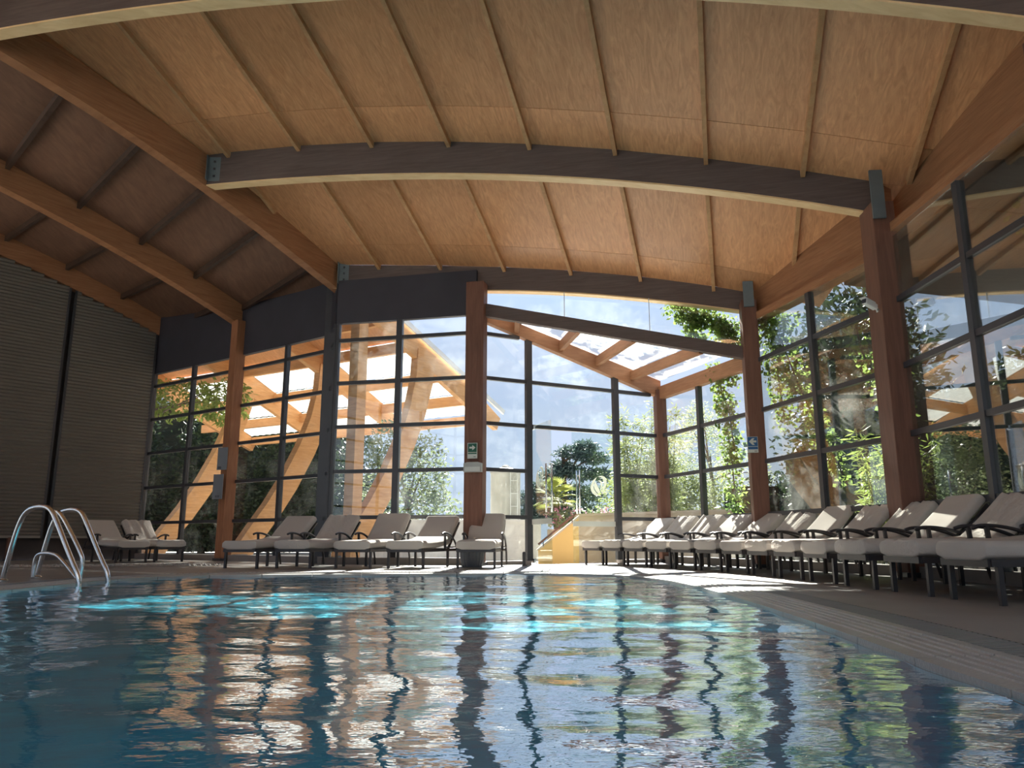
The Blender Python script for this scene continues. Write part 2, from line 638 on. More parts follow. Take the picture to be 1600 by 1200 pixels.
# channel under the grate and the pool shell
mb = MB()
n = NE // 2
vs, fs = [], []
for i in range(n):
    for d, z in ((0.0, -0.05), (0.0, -1.35)):
        q = offp(2 * i, d)
        vs.append((q.x, q.y, z))
for i in range(n):
    a, b = 2 * i, 2 * ((i + 1) % n)
    fs.append((a, b, b + 1, a + 1))
fs.append(tuple(2 * i + 1 for i in range(n)))
mb.add(vs, fs)
shell = mb.build('pool_basin', TILE)
shell['kind'] = 'structure'
mb = MB()
vs, fs = [], []
for i in range(n):
    for d, z in ((-0.01, -0.06), (TOTAL + 0.02, -0.06), (TOTAL + 0.02, -0.001)):
        q = offp(2 * i, d)
        vs.append((q.x, q.y, z))
for i in range(n):
    a, b = 3 * i, 3 * ((i + 1) % n)
    fs += [(a, b, b + 1, a + 1), (a + 1, b + 1, b + 2, a + 2)]
mb.add(vs, fs)
ch = mb.build('drain_channel', simple('dark_channel', (0.05, 0.05, 0.05)), coping)

# ---- water: a rippled sheet
def make_water():
    dx = 0.03
    xs = np.arange(-4.6, 1.95, dx)
    ys = np.arange(-3.0, 10.5, dx)
    X, Y = np.meshgrid(xs, ys)
    Z = np.zeros_like(X)
    rng = np.random.default_rng(5)
    for lam, amp, k in ((1.4, 0.0036, 8), (0.60, 0.0024, 16), (0.28, 0.0009, 20), (0.14, 0.00035, 18)):
        for _ in range(k):
            a = rng.normal(math.radians(80), 0.8)
            l = lam * rng.uniform(0.7, 1.35)
            ph = rng.uniform(0, 6.28)
            wob = 0.25 * np.sin(X * rng.uniform(0.3, 0.9) + Y * rng.uniform(0.3, 0.9) + rng.uniform(0, 6.28))
            Z += amp / math.sqrt(k) * 1.3 * np.sin(2 * math.pi / l * (X * math.cos(a) + Y * math.sin(a)) + ph + wob * 3)
    Z = Z - 0.03
    ny, nx = X.shape
    verts = np.stack([X.ravel(), Y.ravel(), Z.ravel()], 1)
    # keep only cells inside the pool outline (a little under the coping)
    poly = np.array([(offp(i, 0.012).x, offp(i, 0.012).y) for i in range(NE)])
    cx = (X[:-1, :-1] + dx / 2).ravel()
    cy = (Y[:-1, :-1] + dx / 2).ravel()
    inside = np.zeros(len(cx), bool)
    x1, y1 = poly[:, 0], poly[:, 1]
    x2, y2 = np.roll(x1, -1), np.roll(y1, -1)
    for i in range(len(poly)):
        if y1[i] == y2[i]:
            continue
        c = ((y1[i] > cy) != (y2[i] > cy)) & (cx < (x2[i] - x1[i]) * (cy - y1[i]) / (y2[i] - y1[i]) + x1[i])
        inside ^= c
    idx = np.arange((ny - 1) * (nx - 1))
    r, c = idx // (nx - 1), idx % (nx - 1)
    a = r * nx + c
    quads = np.stack([a, a + 1, a + nx + 1, a + nx], 1)[inside]
    used = np.unique(quads)
    remap = np.full(len(verts), -1)
    remap[used] = np.arange(len(used))
    return verts[used], remap[quads]


m, nt, out = new_mat('pool_water')
tr = N(nt, 'ShaderNodeBsdfRefraction', Roughness=0.0, IOR=1.33)
tr.inputs['Color'].default_value = (0.75, 0.97, 0.98, 1)
gl = N(nt, 'ShaderNodeBsdfGlossy', Roughness=0.015)
gl.inputs['Color'].default_value = (0.95, 0.97, 1, 1)
tc = N(nt, 'ShaderNodeTexCoord')
mp = N(nt, 'ShaderNodeMapping')
mp.inputs['Scale'].default_value = (1.0, 1.7, 1)
nt.links.new(tc.outputs['Object'], mp.inputs[0])
nz = N(nt, 'ShaderNodeTexNoise', Scale=9.0, Detail=3)
nt.links.new(mp.outputs[0], nz.inputs['Vector'])
bp = N(nt, 'ShaderNodeBump', Strength=0.25, Distance=0.01)
nt.links.new(nz.outputs['Fac'], bp.inputs['Height'])
nt.links.new(bp.outputs[0], gl.inputs['Normal'])
mx = N(nt, 'ShaderNodeMixShader')
nt.links.new(schlick(nt, 0.03, bp.outputs[0], 2.4), mx.inputs[0])
nt.links.new(tr.outputs[0], mx.inputs[1])
nt.links.new(gl.outputs[0], mx.inputs[2])
nt.links.new(mx.outputs[0], out.inputs[0])
WATER = m
wv, wq = make_water()
water = mesh_np('pool_water', wv, wq, WATER, smooth=True, kind='stuff')
water.cycles.is_caustics_caster = True
shell.cycles.is_caustics_receiver = True
tag(water, 'rippled turquoise water filling the curved indoor pool')

# ------------------------------------------------------------------ windows
def facet(idx, A, B, topA, topB, mull, rails, glass, z0=0.12, kerb=True, mw=0.085, rw=0.065, depth=0.09, skip=(), end=(True, True)):
    """one straight glazed bay between posts A and B; mull: fractions; top edge may slope"""
    A3, B3 = Vector((A[0], A[1], 0)), Vector((B[0], B[1], 0))
    L = (B3 - A3).length
    d = (B3 - A3) / L
    nrm = Vector((-d.y, d.x, 0))
    root = struct_root('window_%d' % idx, tuple(A3))

    def W(s, z, o=0.0):
        p = A3 + d * s + nrm * o
        return (p.x, p.y, z)

    def top(s):
        return topA + (topB - topA) * s / L
    if kerb:
        mb = MB()
        mb.hexa([W(0, -0.05, -0.09), W(L, -0.05, -0.09), W(L, -0.05, 0.09), W(0, -0.05, 0.09)], [W(0, z0, -0.09), W(L, z0, -0.09), W(L, z0, 0.09), W(0, z0, 0.09)])
        mb.build('kerb', KERB, root)
    S = [0.0] + [t * L for t in mull] + [L]
    for k, s in enumerate(S):
        if (k == 0 and not end[0]) or (k == len(S) - 1 and not end[1]):
            continue
        w = mw / 2
        mb = MB()
        h = depth / 2
        mb.hexa([W(s - w, z0, -h), W(s + w, z0, -h), W(s + w, z0, h), W(s - w, z0, h)], [W(s - w, top(max(0, s - w)), -h), W(s + w, top(min(L, s + w)), -h), W(s + w, top(min(L, s + w)), h), W(s - w, top(max(0, s - w)), h)])
        mb.build('mullion', FRAME, root)
    zs = [z0] + list(rails)
    for k in range(len(S) - 1):
        s0, s1 = S[k] + mw / 2, S[k + 1] - mw / 2
        for z in rails:
            a, b = s0, s1
            if top(a) < z + 0.05 and top(b) < z + 0.05:
                continue
            if topA != topB:
                sc = (z + 0.04 - topA) / (topB - topA) * L
                if top(a) < z + 0.04:
                    a = max(a, sc)
                if top(b) < z + 0.04:
                    b = min(b, sc)
            if (k, z) in skip:
                continue
            mb = MB()
            h = depth / 2 - 0.012
            mb.hexa([W(a, z - rw / 2, -h), W(b, z - rw / 2, -h), W(b, z - rw / 2, h), W(a, z - rw / 2, h)], [W(a, z + rw / 2, -h), W(b, z + rw / 2, -h), W(b, z + rw / 2, h), W(a, z + rw / 2, h)])
            mb.build('rail', FRAME, root)
        for j, z in enumerate(zs):
            if (k, j) in skip:
                continue
            zl = z + (rw / 2 if j else 0)
            zh = zs[j + 1] - rw / 2 if j + 1 < len(zs) else 99
            poly = [(s0, zl), (s1, zl), (s1, min(zh, top(s1))), (s0, min(zh, top(s0)))]
            if poly[2][1] <= zl + 0.01 and poly[3][1] <= zl + 0.01:
                continue
            if topA != topB:
                pts = [(s0, zl), (s1, zl), (s1, zh), (s0, zh)]
                outp = []
                for q in range(4):
                    a, b = pts[q], pts[(q + 1) % 4]
                    fa, fb = top(a[0]) - a[1], top(b[0]) - b[1]
                    if fa >= 0:
                        outp.append(a)
                    if (fa > 0) != (fb > 0):
                        t = fa / (fa - fb)
                        outp.append((a[0] + (b[0] - a[0]) * t, a[1] + (b[1] - a[1]) * t))
                poly = outp
            if len(poly) < 3:
                continue
            mb = MB()
            mb.prism([W(a, b, -0.005) for a, b in poly], nrm * 0.01)
            mb.build('pane', glass, root)
    return root


KERB = simple('grey_kerb', (0.30, 0.27, 0.25), rough=0.7, var=0.15)
RL = [0.8, 1.6, 2.4, 3.2, 4.0]
facet(1, P0, P1, 4.3, 4.3, [0.5], RL, GLASS)
facet(2, P1, P2L, 4.3, 4.3, [0.56], RL, GLASS)
facet(3, P2, P3, 4.32, 4.32, [0.46], RL, GLASS, mw=0.11)
facet(4, P2L, P2, 4.3, 4.3, [], RL, GLASS)
# doors: second bay of window 5 is open up to z = 2.4
facet(5, P3, P4, 4.27, 3.18, [0.26, 0.735], RL, GLASS, kerb=False, z0=0.06, mw=0.11, skip={(1, 0.8), (1, 1.6), (1, 0), (1, 1), (1, 2)})
facet(6, P4, P5, 3.15, 3.15, [0.48], RL, GLASS)
facet(7, P5, P6, 3.86, 3.86, [0.52], RL[:4], GLASS_MID)
facet(8, P6, P7, 3.98, 4.05, [0.5], RL[:4], GLASS_DIRTY)
facet(9, P7, P8, 3.86, 3.86, [0.5], RL[:4], GLASS_DIRTY)
facet(10, P8, P9, 3.86, 3.86, [0.5], RL[:4], GLASS_DIRTY)
facet(11, P9, P10, 3.86, 3.86, [0.5], RL[:4], GLASS_DIRTY)

# low kerbs in the side bays of the door front
d34 = (V2(P4) - V2(P3))
for nm, t0, t1 in (('baseboard_door_left', 0.0, 0.26), ('baseboard_door_right', 0.735, 1.0)):
    a, b = V2(P3) + d34 * t0, V2(P3) + d34 * t1
    mb = MB()
    mb.bar((a.x, a.y, 0.0), (b.x, b.y, 0.0), 0.18, 0.13)
    mb.build(nm, KERB)['kind'] = 'structure'

# clerestory above the tie beam, between arch C and the tie
root = struct_root('window_12', (P3[0], P3[1], 0))
A3, B3 = Vector((-0.5, 13.08, 0)), Vector((3.72, 12.13, 0))
nseg = 3
cl_top = lambda x: interp([-0.5, 0.56, 1.65, 2.69, 3.83], [4.80, 4.68, 4.53, 4.36, 4.12], x)
cl_bot = lambda x: interp([-0.5, 1.63, 3.8], [4.50, 4.03, 3.48], x)
for k in range(nseg):
    a, b = A3.lerp(B3, k / nseg), A3.lerp(B3, (k + 1) / nseg)
    poly = [(a.x, a.y, cl_bot(a.x)), (b.x, b.y, cl_bot(b.x))]
    for q in range(5):
        c = b.lerp(a, q / 4)
        poly.append((c.x, c.y, cl_top(c.x)))
    MB().prism(poly, (0.002, 0.01, 0)).build('pane', GLASS, root)
for k in range(1, nseg):
    a = A3.lerp(B3, k / nseg)
    MB().bar((a.x, a.y, cl_bot(a.x)), (a.x, a.y, cl_top(a.x)), 0.012, 0.02, up=DIR_A).build('glazing_bar', simple('clear_joint', (0.6, 0.65, 0.68)), root)

# ------------------------------------------------------------------ dark fascias above the left windows
for nm, A, B, zb, zt in (('wall_front_left', P0, P1, 4.3, 5.85), ('wall_front_middle', P1, P2L, 4.3, 5.75), ('wall_front_return', P2L, P2, 4.3, 5.5), ('wall_front', P2, P3, 4.32, 5.15)):
    a, b = V2(A), V2(B)
    mb = MB()
    mb.bar((a.x, a.y, (zb + zt) / 2), (b.x, b.y, (zb + zt) / 2), 0.1, zt - zb)
    o = mb.build(nm, FASCIA)
    o['kind'] = 'structure'

# left wall behind the blinds, rear-left and rear walls
WALL = simple('dark_brown_wall', (0.07, 0.055, 0.05), rough=0.7)
PLASTER = simple('pale_plaster', (0.70, 0.66, 0.60), rough=0.85)


def wall(nm, A, B, z0, z1, m, th=0.12):
    MB().bar((A[0], A[1], (z0 + z1) / 2), (B[0], B[1], (z0 + z1) / 2), th, z1 - z0).build(nm, m)['kind'] = 'structure'


LN = Vector((0.743, -0.669, 0))              # normal of the left wall, into the room
wl0 = (P0[0] - LN.x * 0.15, P0[1] - LN.y * 0.15)
wl1 = (LW_END[0] - LN.x * 0.15, LW_END[1] - LN.y * 0.15)
wall('wall_left', wl0, wl1, -0.05, 7.6, WALL)
RW = [LW_END, (-11.9, 3.0), (-11.0, -4.0), (-6.0, -4.0), (-1.0, -4.0), P10]
for k in range(5):  # unseen rear glazing, added to bring more daylight into the hall
    facet(13 + k, RW[k], RW[k + 1], 5.6, 5.6, [0.33, 0.67], [0.8, 1.6, 2.4, 3.2, 4.0, 4.8], GLASS)
    wall(['wall_rear_left', 'wall_left_rear', 'wall_rear_one', 'wall_rear_two', 'wall_rear_three'][k], RW[k], RW[k + 1], 5.6, 7.6, PLASTER)
wall('wall_right_high', P7, P8, 4.5, 7.6, PLASTER)
wall('wall_right_higher', P8, P9, 3.86, 7.6, PLASTER)
wall('wall_right_rear', P9, P10, 3.86, 7.6, PLASTER)
# ================================================================== BEAMS AND ROOF
def arch(name, label, near_bot, near_top, thick, body_mat, strip=True):
    """beam in a vertical plane across the nave; lists of points on its near face"""
    root = thing(name, label, 'beam', near_bot[0])
    v = DIR_A * thick

    def prof(i):
        b, t = Vector(near_bot[i]), Vector(near_top[i])
        return [b, b + v, t + v, t]
    MB().sweep(near_bot, prof).build('beam_body', body_mat, root)
    if strip:
        def prof2(i):
            b = Vector(near_bot[i])
            u = Vector((0, 0, 0.022))
            o = DIR_A * 0.004
            return [b - u - o, b + v - u + o, b + v + o, b - o]
        o = MB().sweep(near_bot, prof2).build('soffit_strip', PINE, root)
        tag(o, 'pale pine underside strip')
    return root


def on_line(xs, x, p, q):
    """y on the plan line p-q for a given x"""
    return p[1] + (q[1] - p[1]) * (x - p[0]) / (q[0] - p[0])


def curve_pts(xs, line, prof):
    return [(x, on_line(None, x, *line), interp([a for a, _ in prof], [b for _, b in prof], x)) for x in xs]


C_LINE = ((-3.22, 13.7), (3.85, 12.1))
B_LINE = ((-3.2, 10.72), (4.58, 8.95))
A_LINE = ((-3.985, 7.72), (3.795, 5.95))
smooth_poly = lambda pr, deg: np.polyfit([a for a, _ in pr], [b for _, b in pr], deg)


def fit_curve(x0, x1, n, line, pr, deg=3):
    c = smooth_poly(pr, deg)
    return [(x, on_line(None, x, *line), float(np.polyval(c, x))) for x in np.linspace(x0, x1, n)]


C_BOT = [(-3.36, 5.06), (-2.36, 4.93), (-0.75, 4.82), (0.56, 4.68), (1.65, 4.53), (2.69, 4.35), (3.83, 4.10)]
C_TOP = [(-3.5, 5.50), (-2.43, 5.42), (-1.25, 5.31), (-0.11, 5.17), (1.06, 5.01), (2.22, 4.82), (3.41, 4.55), (3.85, 4.42), (4.6, 4.2)]
B_BOT = [(-4.84, 5.83), (-3.7, 5.79), (-2.57, 5.73), (-0.92, 5.59), (0.45, 5.38), (2.22, 5.04), (3.31, 4.76), (4.65, 4.38)]
B_TOP = [(-4.88, 6.32), (-4.38, 6.33), (-3.21, 6.29), (-2.04, 6.2), (-0.85, 6.06), (0.3, 5.87), (1.45, 5.64), (2.62, 5.37), (3.76, 5.07), (4.8, 4.75)]
A_BOT = [(-6.27, 6.32), (-4.68, 6.28), (-3.67, 6.25), (-2.49, 6.17), (-1.38, 6.04), (-0.33, 5.89), (0.72, 5.67), (1.81, 5.43), (2.86, 5.17), (3.93, 4.83), (4.6, 4.6)]
A_TOP = [(-6.3, 7.0), (-5.17, 7.08), (-4.0, 7.06), (-2.83, 6.98), (-1.64, 6.84), (-0.49, 6.64), (0.66, 6.41), (1.83, 6.15), (2.97, 5.86), (4.01, 5.52), (5.1, 5.12)]

cb, ct = fit_curve(-3.42, 3.95, 22, C_LINE, C_BOT, 4), fit_curve(-3.42, 3.95, 22, C_LINE, C_TOP)
arch('arch_beam', 'curved dark-stained glulam beam over the glazed door front, farthest of the nave arches', cb, ct, 0.16, GLULAM)
bb, bt = fit_curve(-4.86, 4.62, 26, B_LINE, B_BOT), fit_curve(-4.86, 4.62, 26, B_LINE, B_TOP)
arch('arch_beam', 'curved dark-stained glulam beam with pale underside crossing mid-ceiling', bb, bt, 0.16, GLULAM)
ab, at_ = fit_curve(-6.6, 4.7, 28, A_LINE, A_BOT), fit_curve(-6.6, 4.7, 28, A_LINE, A_TOP)
ab = [(p[0] - DIR_A.x * 0.16, p[1] - DIR_A.y * 0.16, p[2]) for p in ab]
at_ = [(p[0] - DIR_A.x * 0.16, p[1] - DIR_A.y * 0.16, q[2]) for p, q in zip(ab, at_)]
at_ = [(p[0], p[1], max(p[2] + 0.55, q[2])) for p, q in zip(ab, at_)]
arch('arch_beam', 'curved glulam beam along the top edge, nearest and highest of the nave arches', ab, at_, 0.16, GLULAM)

# ---- curved ribs of the left wing
def rib_path(p, heading, tz, t1):
    h = math.radians(heading)
    dv = Vector((-math.sin(h), -math.cos(h), 0))
    ts = np.linspace(-0.35, t1, 16)
    c = np.polyfit([a for a, _ in tz], [b for _, b in tz], 3)
    return [Vector((p[0], p[1], 0)) + dv * t + Vector((0, 0, float(np.polyval(c, t)))) for t in ts], dv, c


RIB1, D1, K1 = rib_path((-3.36, 13.73), 29.3, [(-0.35, 4.92), (0, 5.07), (1.06, 5.31), (3.02, 5.80), (4.72, 6.12), (6.03, 6.26), (7.0, 6.31)], 7.0)
RIB2, D2, K2 = rib_path((-5.98, 16.05), 33.0, [(-0.35, 4.86), (0, 5.01), (1.4, 5.42), (2.8, 5.77), (4.8, 6.2), (6.5, 6.5), (8.5, 6.78)], 8.5)
RIB3, D3, K3 = rib_path((-8.55, 18.0), 42.0, [(-0.35, 5.1), (0, 5.24), (1.45, 5.74), (3.4, 6.32), (6, 6.8), (8, 7.0), (10.5, 7.2)], 9.5)


def rib(label, path, dv, w, h):
    root = thing('rib_beam', label, 'beam', tuple(path[0]))
    s = Vector((-dv.y, dv.x, 0)) * (w / 2)

    def prof(i):
        p = path[i]
        u = Vector((0, 0, h))
        return [p - s, p + s, p + s + u, p - s + u]
    MB().sweep(path, prof).build('beam_body', GLULAM_RED, root)
    return root


r1 = rib('reddish curved glulam rib carrying the left ends of the nave arches', RIB1, D1, 0.18, 0.5)
rib('reddish curved glulam rib over the left wing, middle one of three', RIB2, D2, 0.2, 0.48)
rib('reddish curved glulam rib running above the pleated blinds', RIB3, D3, 0.2, 0.48)


def plate(name, label, pts_boxes, root_loc):
    root = thing(name, label, 'bracket', root_loc)
    mb = MB()
    mb.bar(*pts_boxes[0])
    plate_ = mb.build('plate', STEEL, root)
    mb = MB()
    mb.bar(*pts_boxes[1])
    mb.build('flange', STEEL, root)
    p, q = Vector(pts_boxes[0][0]), Vector(pts_boxes[0][1])
    for k in range(3):
        c = p.lerp(q, 0.2 + 0.3 * k) - DIR_A * 0.012
        MB().box(c, (0.03, 0.03, 0.03)).build('bolt', FRAME, plate_)
    return root


n1 = Vector((D1.y, -D1.x, 0))
if n1.x < 0:
    n1 = -n1
for (jx, line, zb, lab) in ((-4.84, B_LINE, 5.86, 'grey steel bracket joining the middle nave arch to the left rib'), (-3.36, C_LINE, 5.10, 'grey steel bracket joining the farthest nave arch to the left rib, above the windows')):
    jy = on_line(None, jx, *line)
    base = Vector((jx, jy, zb)) + DIR_C * 0.17
    f = -DIR_A * 0.012
    plate('steel_bracket', lab, [(base + f + DIR_C * 0.06, base + f + DIR_C * 0.06 + Vector((0, 0, 0.40)), 0.2, 0.014, (0, 1, 0)), (base + f - DIR_A * 0.05 - DIR_C * 0.03, base + f - DIR_A * 0.05 - DIR_C * 0.03 + Vector((0, 0, 0.40)), 0.012, 0.12, (0, 1, 0))], tuple(base))

# ---- level eaves beams on the right, one per side of the polygon
def eaves(label, A, B, z0, z1a, z1b, back=0.0):
    root = thing('eaves_beam', label, 'beam', (A[0], A[1], z0))
    A3, B3 = Vector((A[0], A[1], 0)), Vector((B[0], B[1], 0))
    d = (B3 - A3).normalized()
    if back > 0.2:
        A3 = A3 - d * 0.32
    nn = Vector((-d.y, d.x, 0))
    if nn.x > 0:
        nn = -nn                                # into the room
    o1, o2 = nn * -back, nn * (-back - 0.10)
    mb = MB()
    u = lambda z: Vector((0, 0, z))
    mb.hexa([A3 + o1 + u(z0 + 0.12), B3 + o1 + u(z0 + 0.12), B3 + o2 + u(z0 + 0.12), A3 + o2 + u(z0 + 0.12)], [A3 + o1 + u(z1a), B3 + o1 + u(z1b), B3 + o2 + u(z1b), A3 + o2 + u(z1a)])
    mb.build('beam_body', GLULAM_RED, root)
    o3 = nn * 0.02
    mb = MB()
    mb.hexa([A3 + o3 + u(z0), B3 + o3 + u(z0), B3 + o2 + u(z0), A3 + o2 + u(z0)], [A3 + o3 + u(z0 + 0.115), B3 + o3 + u(z0 + 0.115), B3 + o2 + u(z0 + 0.115), A3 + o2 + u(z0 + 0.115)])
    mb.build('lower_ledge', GLULAM_RED, root)


eaves('reddish eaves beam over the right glazing, between the two right columns', P5, P6, 3.87, 5.3, 5.5, 0.10)
eaves('reddish eaves beam over the nearest right glazing, at the frame edge', P6, P7, 4.05, 5.5, 5.8, 0.30)
eaves('eaves beam over the right glazing beside the camera', P7, P8, 3.86, 5.8, 5.8)

# ---- ceiling: plywood panels between purlins
ceiling = struct_root('ceiling')
fT = {k: np.polyfit([a for a, _ in p], [b for _, b in p], 3) for k, p in (('C', C_TOP), ('B', B_TOP), ('A', A_TOP))}
COLS_B = [-4.40, -3.21, -2.04, -0.87, 0.29, 1.45, 2.61, 3.76, 4.9]
SHIFT_CB, SHIFT_BA = 0.78, -0.785


def row_pt(row, k):
    x = COLS_B[0] + (k) * 1.1625
    if row == 'B':
        l = B_LINE
    elif row == 'C':
        x, l = x + SHIFT_CB, C_LINE
    elif row == 'A':
        x, l = x + SHIFT_BA, A_LINE
    y = on_line(None, x, *l)
    z = float(np.polyval(fT[row], x)) if row != 'A' else interp([a for a, _ in A_TOP], [b for _, b in A_TOP], x)
    return Vector((x, y, z))


def row_A0(k):                                  # one more bay in front of arch A (outside the frame)
    p = row_pt('A', k)
    return p + Vector((-0.62, -2.75, 0.45))


def cell_quad(p, q, r, s, th, name, m, parent, gap=0.006):
    """panel p,q (near) s,r (far): thin slab whose underside is the quad"""
    c = (p + q + r + s) / 4
    P_ = [v + (c - v).normalized() * gap for v in (p, q, r, s)]
    nrm = (P_[1] - P_[0]).cross(P_[3] - P_[0]).normalized()
    if nrm.z < 0:
        nrm = -nrm
    mb = MB()
    mb.hexa(P_, [v + nrm * th for v in P_])
    return mb.build(name, m, parent)


def clip_left(p0, p1, rib, dv):
    return p0, p1


deck_quads = MB()
roof_under = MB()
lift = Vector((0, 0, 0.07))
r1p = Vector((-3.36, 13.73, 0))


def rib1_hit(p, q):
    """where the plan line p-q crosses rib 1's plan line, as fraction"""
    d = q - p
    den = d.x * D1.y - d.y * D1.x
    w = r1p - p
    return (w.x * D1.y - w.y * D1.x) / den if abs(den) > 1e-9 else None


def clip_rib(poly, eps=-0.03):
    res = []
    for i in range(len(poly)):
        p, q = poly[i], poly[(i + 1) % len(poly)]
        sp = (D1.x * (p.y - r1p.y) - D1.y * (p.x - r1p.x)) * SIDE - eps
        sq = (D1.x * (q.y - r1p.y) - D1.y * (q.x - r1p.x)) * SIDE - eps
        if sp >= 0:
            res.append(p)
        if (sp > 0) != (sq > 0):
            res.append(p.lerp(q, sp / (sp - sq)))
    return res


SIDE = 1 if (D1.x * (10 - r1p.y) - D1.y * (0 - r1p.x)) > 0 else -1
bays = [('B', 'C', 0.80, -1, 8), ('A', 'B', 0.78, -1, 9)]
for near, far, split, k0, k1 in bays:
    for k in range(k0, k1):
        a, b = row_pt(near, k), row_pt(near, k + 1)
        c, d = row_pt(far, k + 1), row_pt(far, k)
        # right boundary: a little beyond the eaves line
        def lim(p, q):
            mx = 4.95
            if q.x > mx and p.x < mx:
                return p.lerp(q, (mx - p.x) / (q.x - p.x))
            return q
        if a.x > 4.95 and d.x > 4.95:
            continue
        b, c = lim(a, b), lim(d, c)
        m1, m2 = a.lerp(d, split), b.lerp(c, split)
        for quad in ((a, b, m2, m1), (m1, m2, c, d)):
            ctr = (quad[0] + quad[1] + quad[2] + quad[3]) / 4
            poly = clip_rib([v + (ctr - v).normalized() * 0.006 for v in quad])
            if len(poly) > 2:
                MB().prism(poly, (0, 0, 0.018)).build('plywood_panel', PLY, ceiling)
        poly = clip_rib([a, b, c, d])
        if len(poly) > 2:
            deck_quads.prism([v + lift * 0.4 for v in poly], (0, 0, 0.04))
    for k in range(k0, k1 + 1):
        a, d = row_pt(near, k), row_pt(far, k)
        sd = lambda p: (D1.x * (p.y - r1p.y) - D1.y * (p.x - r1p.x)) * SIDE
        sa, sb = sd(a) - 0.12, sd(d) - 0.12
        if sa <= 0 and sb <= 0:
            continue
        if sa < 0:
            a = a.lerp(d, sa / (sa - sb))
        elif sb < 0:
            d = a.lerp(d, sa / (sa - sb))
        lx = 4.86 if near == 'A' else 4.6
        if a.x > lx and d.x > lx:
            continue
        if d.x > lx:
            d = a.lerp(d, (lx - a.x) / (d.x - a.x))
        dirv = (d - a).normalized()
        a2 = a + DIR_A * 0.16
        dn = Vector((0, 0, -0.05))
        mb = MB()
        mb.bar(a2 + dn, d + dn + DIR_A * 0.0, 0.055, 0.10)
        mb.build('purlin', PURLIN, ceiling)

# left wing panels between ribs
def rib_pt(p, dv, K, t, h):
    return Vector((p[0], p[1], 0)) + dv * t + Vector((0, 0, float(np.polyval(K, t)) + h))


def wing(pa, da, ka, oa, pb, db, kb, ob, n, side):
    for k in range(-1, n):
        ta0, ta1 = oa + 1.2 * k, oa + 1.2 * (k + 1)
        tb0, tb1 = ob + 1.22 * k, ob + 1.22 * (k + 1)
        a, b = rib_pt(pa, da, ka, ta0, 0.46), rib_pt(pa, da, ka, ta1, 0.46)
        c, d = rib_pt(pb, db, kb, tb1, 0.46), rib_pt(pb, db, kb, tb0, 0.46)
        cell_quad(a, b, c, d, 0.018, 'plywood_panel', PLY_SHADED, ceiling)
        deck_quads.hexa([v + lift * 0.4 for v in (a, b, c, d)], [v + lift for v in (a, b, c, d)])
        if k >= 0:
            dn = Vector((0, 0, -0.06))
            MB().bar(a + dn, d + dn, 0.07, 0.12).build('purlin', PURLIN_SHADED, ceiling)


wing((-3.36, 13.73), D1, K1, 0.3, (-5.98, 16.05), D2, K2, -0.1, 6, 1)
wing((-5.98, 16.05), D2, K2, 0.2, (-8.55, 18.0), D3, K3, -0.25, 7, 1)
# infill board between rib 1 and the nave plywood
mb = MB()
for i in range(len(RIB1) - 1):
    a, b = RIB1[i], RIB1[i + 1]
    s_ = Vector((-D1.y, D1.x, 0)) * 0.02
    mb.hexa([a - s_ + Vector((0, 0, 0.4)), b - s_ + Vector((0, 0, 0.4)), b + s_ + Vector((0, 0, 0.4)), a + s_ + Vector((0, 0, 0.4))], [a - s_ + Vector((0, 0, 1.2)), b - s_ + Vector((0, 0, 1.2)), b + s_ + Vector((0, 0, 1.2)), a + s_ + Vector((0, 0, 1.2))])
mb.build('infill_board', PLY, ceiling)
deck = deck_quads.build('roof_deck', FASCIA, ceiling)
deck['kind'] = 'stuff'

# high flat roof over the part of the hall behind the nearest arch (outside the frame)
mb = MB()
ax0, ax1 = -17.0, 5.2
ay = lambda x: on_line(None, x, *A_LINE) + 0.05
yb = [-4.3, -2.6, 0.2, 1.4]
def slab(x0, x1, y0, y1a, y1b):
    q = [(x0, y0), (x1, y0), (x1, y1b), (x0, y1a)]
    mb.hexa([(a, b, 7.3) for a, b in q], [(a, b, 7.45) for a, b in q])
slab(-17, 5.2, -4.3, -2.6, -2.6)
slab(-17, 5.2, 1.4, ay(-17), ay(5.2))
sky_x = [(-8.0, -5.2), (-4.2, -1.4), (-0.4, 2.4)]  # unseen skylights, added to let daylight down onto the pool
xs_ = [-17] + [v for p in sky_x for v in p] + [5.2]
for k in range(0, len(xs_), 2):
    slab(xs_[k], xs_[k + 1], -2.6, 1.4, 1.4)
mb.build('roof_slab', PLY, ceiling)
for x0, x1 in sky_x:
    MB().hexa([(x0, -2.6, 7.38), (x1, -2.6, 7.38), (x1, 1.4, 7.38), (x0, 1.4, 7.38)], [(x0, -2.6, 7.4), (x1, -2.6, 7.4), (x1, 1.4, 7.4), (x0, 1.4, 7.4)]).build('added_skylight_pane', GLASS, ceiling)
# closing board between arch A and the high roof
mb = MB()
mb.hexa([(-17, ay(-17) - 0.3, 6.75), (-6.2, ay(-6.2) - 0.3, 6.75), (-6.2, ay(-6.2) - 0.2, 6.75), (-17, ay(-17) - 0.2, 6.75)], [(-17, ay(-17) - 0.3, 7.35), (-6.2, ay(-6.2) - 0.3, 7.35), (-6.2, ay(-6.2) - 0.2, 7.35), (-17, ay(-17) - 0.2, 7.35)])
zA = lambda x: interp([p[0] for p in at_], [p[2] for p in at_], x) - 0.1
xs = np.linspace(-6.2, 5.2, 8)
for i in range(7):
    a, b = xs[i], xs[i + 1]
    mb.hexa([(a, ay(a) - 0.3, zA(a)), (b, ay(b) - 0.3, zA(b)), (b, ay(b) - 0.2, zA(b)), (a, ay(a) - 0.2, zA(a))], [(a, ay(a) - 0.3, 7.35), (b, ay(b) - 0.3, 7.35), (b, ay(b) - 0.2, 7.35), (a, ay(a) - 0.2, 7.35)])
